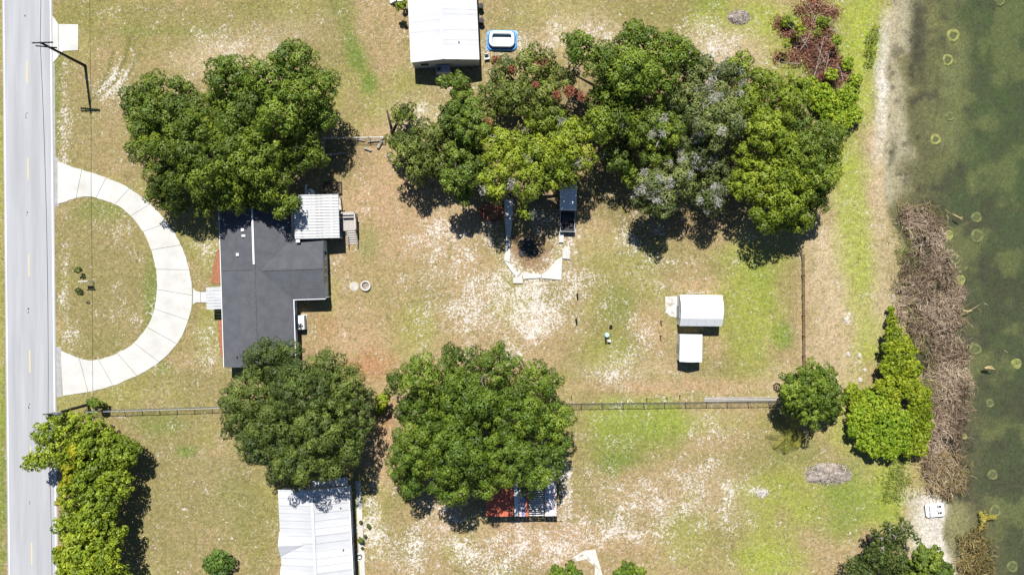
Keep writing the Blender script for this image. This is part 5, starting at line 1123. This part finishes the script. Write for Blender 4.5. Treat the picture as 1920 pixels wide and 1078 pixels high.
# yard sign
ys = thing('yard_sign', 'white hanging sign post on the lawn inside the circular drive', 'sign', at(175.5, 527.5), math.radians(2))
MB().bbox((0, 0, .95), (.11, .11, 1.9), .02).build('post', M['white_paint'], ys)
MB().bbox((-.42, 0, 1.74), (1.15, .09, .10), .02).build('arm', M['white_paint'], ys)
MB().box((-.46, 0, 1.22), (.76, .03, .62)).build('panel', M['white_paint'], ys)
for x_ in (-.15, -.76): MB().tube([(x_, 0, 1.53), (x_, 0, 1.70)], .012, 5).build('hook', M['black'], ys)

# ------------------------------------------------------------------ old concrete ring path and trailer
op = thing('concrete_border', 'broken white concrete border in a U below the yellow-green oak', 'concrete border', at(1000, 500))
op0 = Vector(op.location)
def pslab(pts, h, m_='concrete', nm='border_slab'): MB().extrude([(at(x, y).x - op0.x, at(x, y).y - op0.y) for x, y in pts], -.05, h).build(nm, M[m_], op)
pslab([(946, 376), (963, 374), (961, 408), (946, 408)], .32)
pslab([(946, 409), (961, 409), (957, 447), (949, 447)], .30)
pslab([(949, 448), (956, 448), (957, 480), (956, 492), (945, 488), (948, 470)], .22)
pslab([(945, 489), (956, 493), (968, 508), (977, 512), (968, 520), (958, 508)], .18)
pslab([(962, 520), (979, 518), (980, 531), (962, 531)], .20, 'concrete')
pslab([(969, 521), (978, 512), (985, 512), (1016, 514), (1014, 521), (984, 523), (981, 524), (980, 517.5)], .17, 'concrete')
pslab([(1016.6, 514), (1028, 506), (1042, 488), (1053, 482), (1054, 485), (1052, 525), (1015, 521.5)], .18)
pslab([(1054.5, 468), (1062, 462), (1069, 471), (1068, 486), (1054.5, 485)], .24, 'concrete')
pslab([(1048, 433), (1057, 433), (1056, 455), (1048, 455)], .30)
tr = thing('trailer', 'white flat-topped trailer half hidden in the oak\'s shade', 'trailer', at(1064, 388), math.radians(-1))
MB().bbox((0, 1.25, 1.0), (2.05, 3.6, 1.1), .06).build('box_body', M['white_paint'], tr)
MB().box((0, -1.95, .55), (1.75, 2.5, .06)).build('bed', M['black'], tr)
for s in (-1, 1):
    MB().box((s * .9, -1.95, .75), (.07, 2.6, .4)).build('side_rail', M['galv'], tr)
    for y_ in (-.1, .8): 
        wh = MB().lathe((0, 0, 0), [(.30, -.1), (.33, -.06), (.33, .06), (.30, .1)], 16).build('wheel', M['rubber'], tr); wh.location = (s * 1.05, y_, .33); wh.rotation_euler = (0, PI / 2, 0)
MB().box((0, -3.2, .75), (1.8, .06, .35)).build('tailgate', M['galv'], tr)
MB().bbox((-.3, -1.7, .80), (.8, 1.2, .45), .1).build('load', M['tar'], tr)
MB().bbox((.45, -2.3, .72), (.5, .8, .3), .1).build('load', M['black'], tr)

# fire ring, pale round spot, raised bed, logs
fr = thing('fire_ring', 'white concrete fire ring on the lawn behind the house', 'fire ring', at(686, 536))
MB().lathe((0, 0, 0), [(.66, -.05), (.66, .30), (.62, .34), (.50, .34), (.46, .30), (.46, .06)], 28).build('ring', M['concrete'], fr, smooth=False)
MB().lathe((0, 0, 0), [(.47, .0), (.44, .08), (.1, .10)], 16).build('ash_bed', M['ash'], fr)
st = MB().lathe((0, 0, 0), [(.62, -.03), (.58, .035), (.1, .04)], 18).build('stepping_stone', M['stone'], None, at(664, 537)); tag(st, 'pale round paving disc left of the fire ring', 'paving disc')
rb = thing('raised_bed', 'dark timber raised bed in shade above the patio roof', 'raised bed', at(625, 353), TH)
MB().box((0, 0, .12), (2.0, 1.3, .24)).build('soil', M['soil'], rb)
for y_ in (-.72, .72): MB().box((0, y_, .2), (2.25, .10, .4)).build('board', M['wood_dark'], rb)
for x_ in (-1.07, 1.07): MB().box((x_, 0, .2), (.10, 1.34, .4)).build('board', M['wood_dark'], rb)
gb = thing('timber_border', 'grey timber border corner below the wire fence stub', 'border', at(612, 275), 0)
MB().box((-.25, .15, .1), (.2, 2.2, .26)).build('beam', M['dead_wood'], gb); MB().box((1.1, -1.0, .1), (2.5, .2, .26), .12).build('beam', M['dead_wood'], gb)
LOGS = [(690, 281, 14, -.35, .16, 'short pale log lying clear of the stack'), (713, 272, 15, 1.0, .2, 'thick grey log leaning across the debris'), (700, 266, 20, .1, .13, 'grey log along the foot of the wire fence'), (676, 264, 16, -.15, .11, 'thin grey log at the left of the debris'), (716, 262, 12, .6, .14, 'short log at the fence\'s right end'), (731, 296, 16, -.9, .14, 'pale fallen limb below the small olive oak'), (1502, 420, 22, .65, .06, 'thin pale pole lying by the wood\'s right corner'), (1497, 425, 18, .55, .05, 'second thin pole lying by the wood\'s right corner')]
for x_, y_, ln, a_, r_, lab in LOGS:
    l_ = ln * S; o = MB().tube([(-l_ / 2, 0, r_), (0, .04, r_ * 1.1), (l_ / 2, 0, r_)], [r_, r_ * .95, r_ * .8], 9).build('log', M['dead_wood'], None, at(x_, y_), a_); tag(o, lab, 'log')
# water tank, bucket and pipe behind the patio
tk = thing('water_tank', 'white water tank in shade behind the patio roof', 'tank', at(585, 362))
MB().lathe((0, 0, 0), [(.42, -.05), (.42, .85), (.34, .98), (.12, 1.04)], 20).build('shell', M['plastic_white'], tk, smooth=False); MB().lathe((0, 0, 1.03), [(.12, 0), (.12, .06), (.03, .08)], 12).build('cap', M['pool_teal'], tk)
o = MB().tube([(0, -.75, .9), (0, .75, .9), (0, .78, -.1)], .11, 8).build('white_pipe', M['plastic_white'], None, at(577, 360)); tag(o, 'white upright pipe beside the water tank', 'pipe')
# garden junk
jn = thing('hand_pump', 'aqua topped well drum with a black pump post on the lawn', 'pump', at(1137, 630))
MB().lathe((.03, .15, 0), [(.30, -.05), (.30, .5), (.27, .56), (.1, .6)], 18).build('drum', M['plastic_aqua'], jn)
MB().tube([(-.12, -.35, -.1), (-.12, -.35, 1.0)], .10, 8).build('pump_post', M['black'], jn)
MB().tube([(-.12, -.35, .9), (.3, -.55, .75)], .04, 6).build('spout', M['white_paint'], jn)
MB().bbox((.32, -.62, .2), (.42, .30, .4), .05).build('basin', M['plastic_white'], jn)
o = MB().lathe((0, 0, 0), [(.17, -.03), (.22, .32), (.18, .33), (.14, .1)], 14).build('bucket', M['black'], None, at(1145, 612)); tag(o, 'black bucket above the aqua well drum', 'bucket')
o = MB().bbox((0, 0, .4), (.85, .62, .8), .06).build('storage_box', M['black'], None, at(1312, 113), .2); tag(o, 'black storage box at the edge of the top dark oak', 'box')
for px_, py_, lab in ((902, 16, 'upper black bin against the mobile home\'s right wall'), (903, 43, 'lower black bin against the mobile home\'s right wall')):
    bn = thing('bin', lab, 'bin', at(px_, py_), 0, 'bins beside the mobile home')
    MB().lathe((0, 0, 0), [(.26, 0), (.33, .85), (.34, .9)], 12).build('body', M['black'], bn); MB().lathe((0, 0, .9), [(.36, 0), (.34, .06), (.1, .1)], 12).build('lid', M['tar'], bn)
ch = thing('garden_chair', 'white plastic garden chair below the inflatable pool', 'chair', at(913, 110), .15)
MB().bbox((0, 0, .42), (.55, .5, .05), .015).build('seat', M['plastic_white'], ch); MB().box((0, .27, .72), (.55, .05, .55), 0, -.15).build('backrest', M['plastic_white'], ch)
for sx in (-1, 1):
    for sy in (-1, 1): MB().tube([(sx * .24, sy * .22, .4), (sx * .28, sy * .27, 0)], .025, 6).build('leg', M['plastic_white'], ch)
    MB().box((sx * .29, 0, .62), (.06, .5, .04)).build('armrest', M['plastic_white'], ch)
for i, (px_, py_, r_, lab) in enumerate([(677.5, 977, .21, 'topmost dark plant pot beside the long white house'), (685.5, 1003.5, .2, 'second dark plant pot beside the long white house'), (680, 1025, .14, 'small pot just above the round ornament')]):
    pt = thing('plant_pot', lab, 'plant pot', at(px_, py_), 0, 'pots beside the long white house')
    MB().lathe((0, 0, 0), [(r_ * .75, 0), (r_, .36), (r_ * 1.08, .38), (r_ * .9, .38), (r_ * .85, .30)], 14).build('pot', M['terracotta'], pt)
    rr = np.random.RandomState(700 + i); P = rand_dirs(60, rr, 0) * r_ * 1.1 + np.array([0, 0, .4]); link('plant', quads_mesh('plant', leaf_quads(P, rand_dirs(60, rr, 0), .16, .06, rr), M['leaf_mid'], rr.uniform(0, 1, 60)), pt)
bp = MB().box((0, 0, .02), (1.0, 1.05, .06)).build('paving_slab', M['concrete'], None, at(677, 1043), TL); tag(bp, 'white paving slab under the coiled hose by the long house', 'slab')
hz_pts = [(.30 * (1 - .05 * (k / 14)) * math.cos(k * PI / 7), .30 * (1 - .05 * (k / 14)) * math.sin(k * PI / 7), .08 + .012 * k / 3) for k in range(40)]
o = MB().tube(hz_pts, .03, 6).build('garden_hose', M['black'], None, at(674.5, 1043)); tag(o, 'coiled black hose on a white slab by the long house', 'hose')
for i, (px_, py_) in enumerate([(676, 1012), (690, 985)]):
    tree('border_plant', ['spiky green plant between the pots', 'tiny plant right of the topmost pots', 'tiny plant right of the coiled hose', 'tiny plant above the topmost pot', 'green clump below the coiled hose'][i], [(px_, py_, [6, 4, 5, 4, 8][i]), (px_ + 2, py_ + 2, 4)], .6, M['leaf_olive'], 720 + i, cat='plant', trunk_r=.02, rc=.2, L=.14, Wd=.05)
# pale stones on the lakeside lawn
for i, (px_, py_, r_, lab) in enumerate([(1587, 600, .42, 'long pale stone highest on the lakeside lawn'), (1621, 694, .30, 'white stone right of the young tree'), (1612, 712, .38, 'white stone just above the lakeside bushes'), (1590, 664, .34, 'pale stone left of a smaller pair on the lakeside lawn'), (1612, 667, .32, 'pale stone nearest the lakeside bushes')]):
    rr = np.random.RandomState(800 + i); prof_ = [(r_ * 1.02, -.04), (r_, .04), (r_ * .7, .11), (r_ * .15, .13)]; mb = MB().lathe((0, 0, 0), prof_, 11)
    mb.v = [(x * (1 + .25 * math.sin(3 * math.atan2(y, x) + i)) * .75, y * (1 + .2 * math.sin(2 * math.atan2(y, x) + i)), z) for x, y, z in mb.v]
    o = mb.build('stone', M['stone'], None, at(px_, py_)); tag(o, lab, 'stone', 'pale stones on the lakeside lawn')
# sandy path at the bottom edge
sp_ = MB().extrude([W2(p) for p in ((1072, 1045), (1095, 1032), (1116, 1029), (1130, 1078), (1132, 1110), (1112, 1110), (1116, 1062), (1098, 1047), (1080, 1052))], -.05, .03).build('garden_path', M['concrete_worn']); tag(sp_, kind='structure')
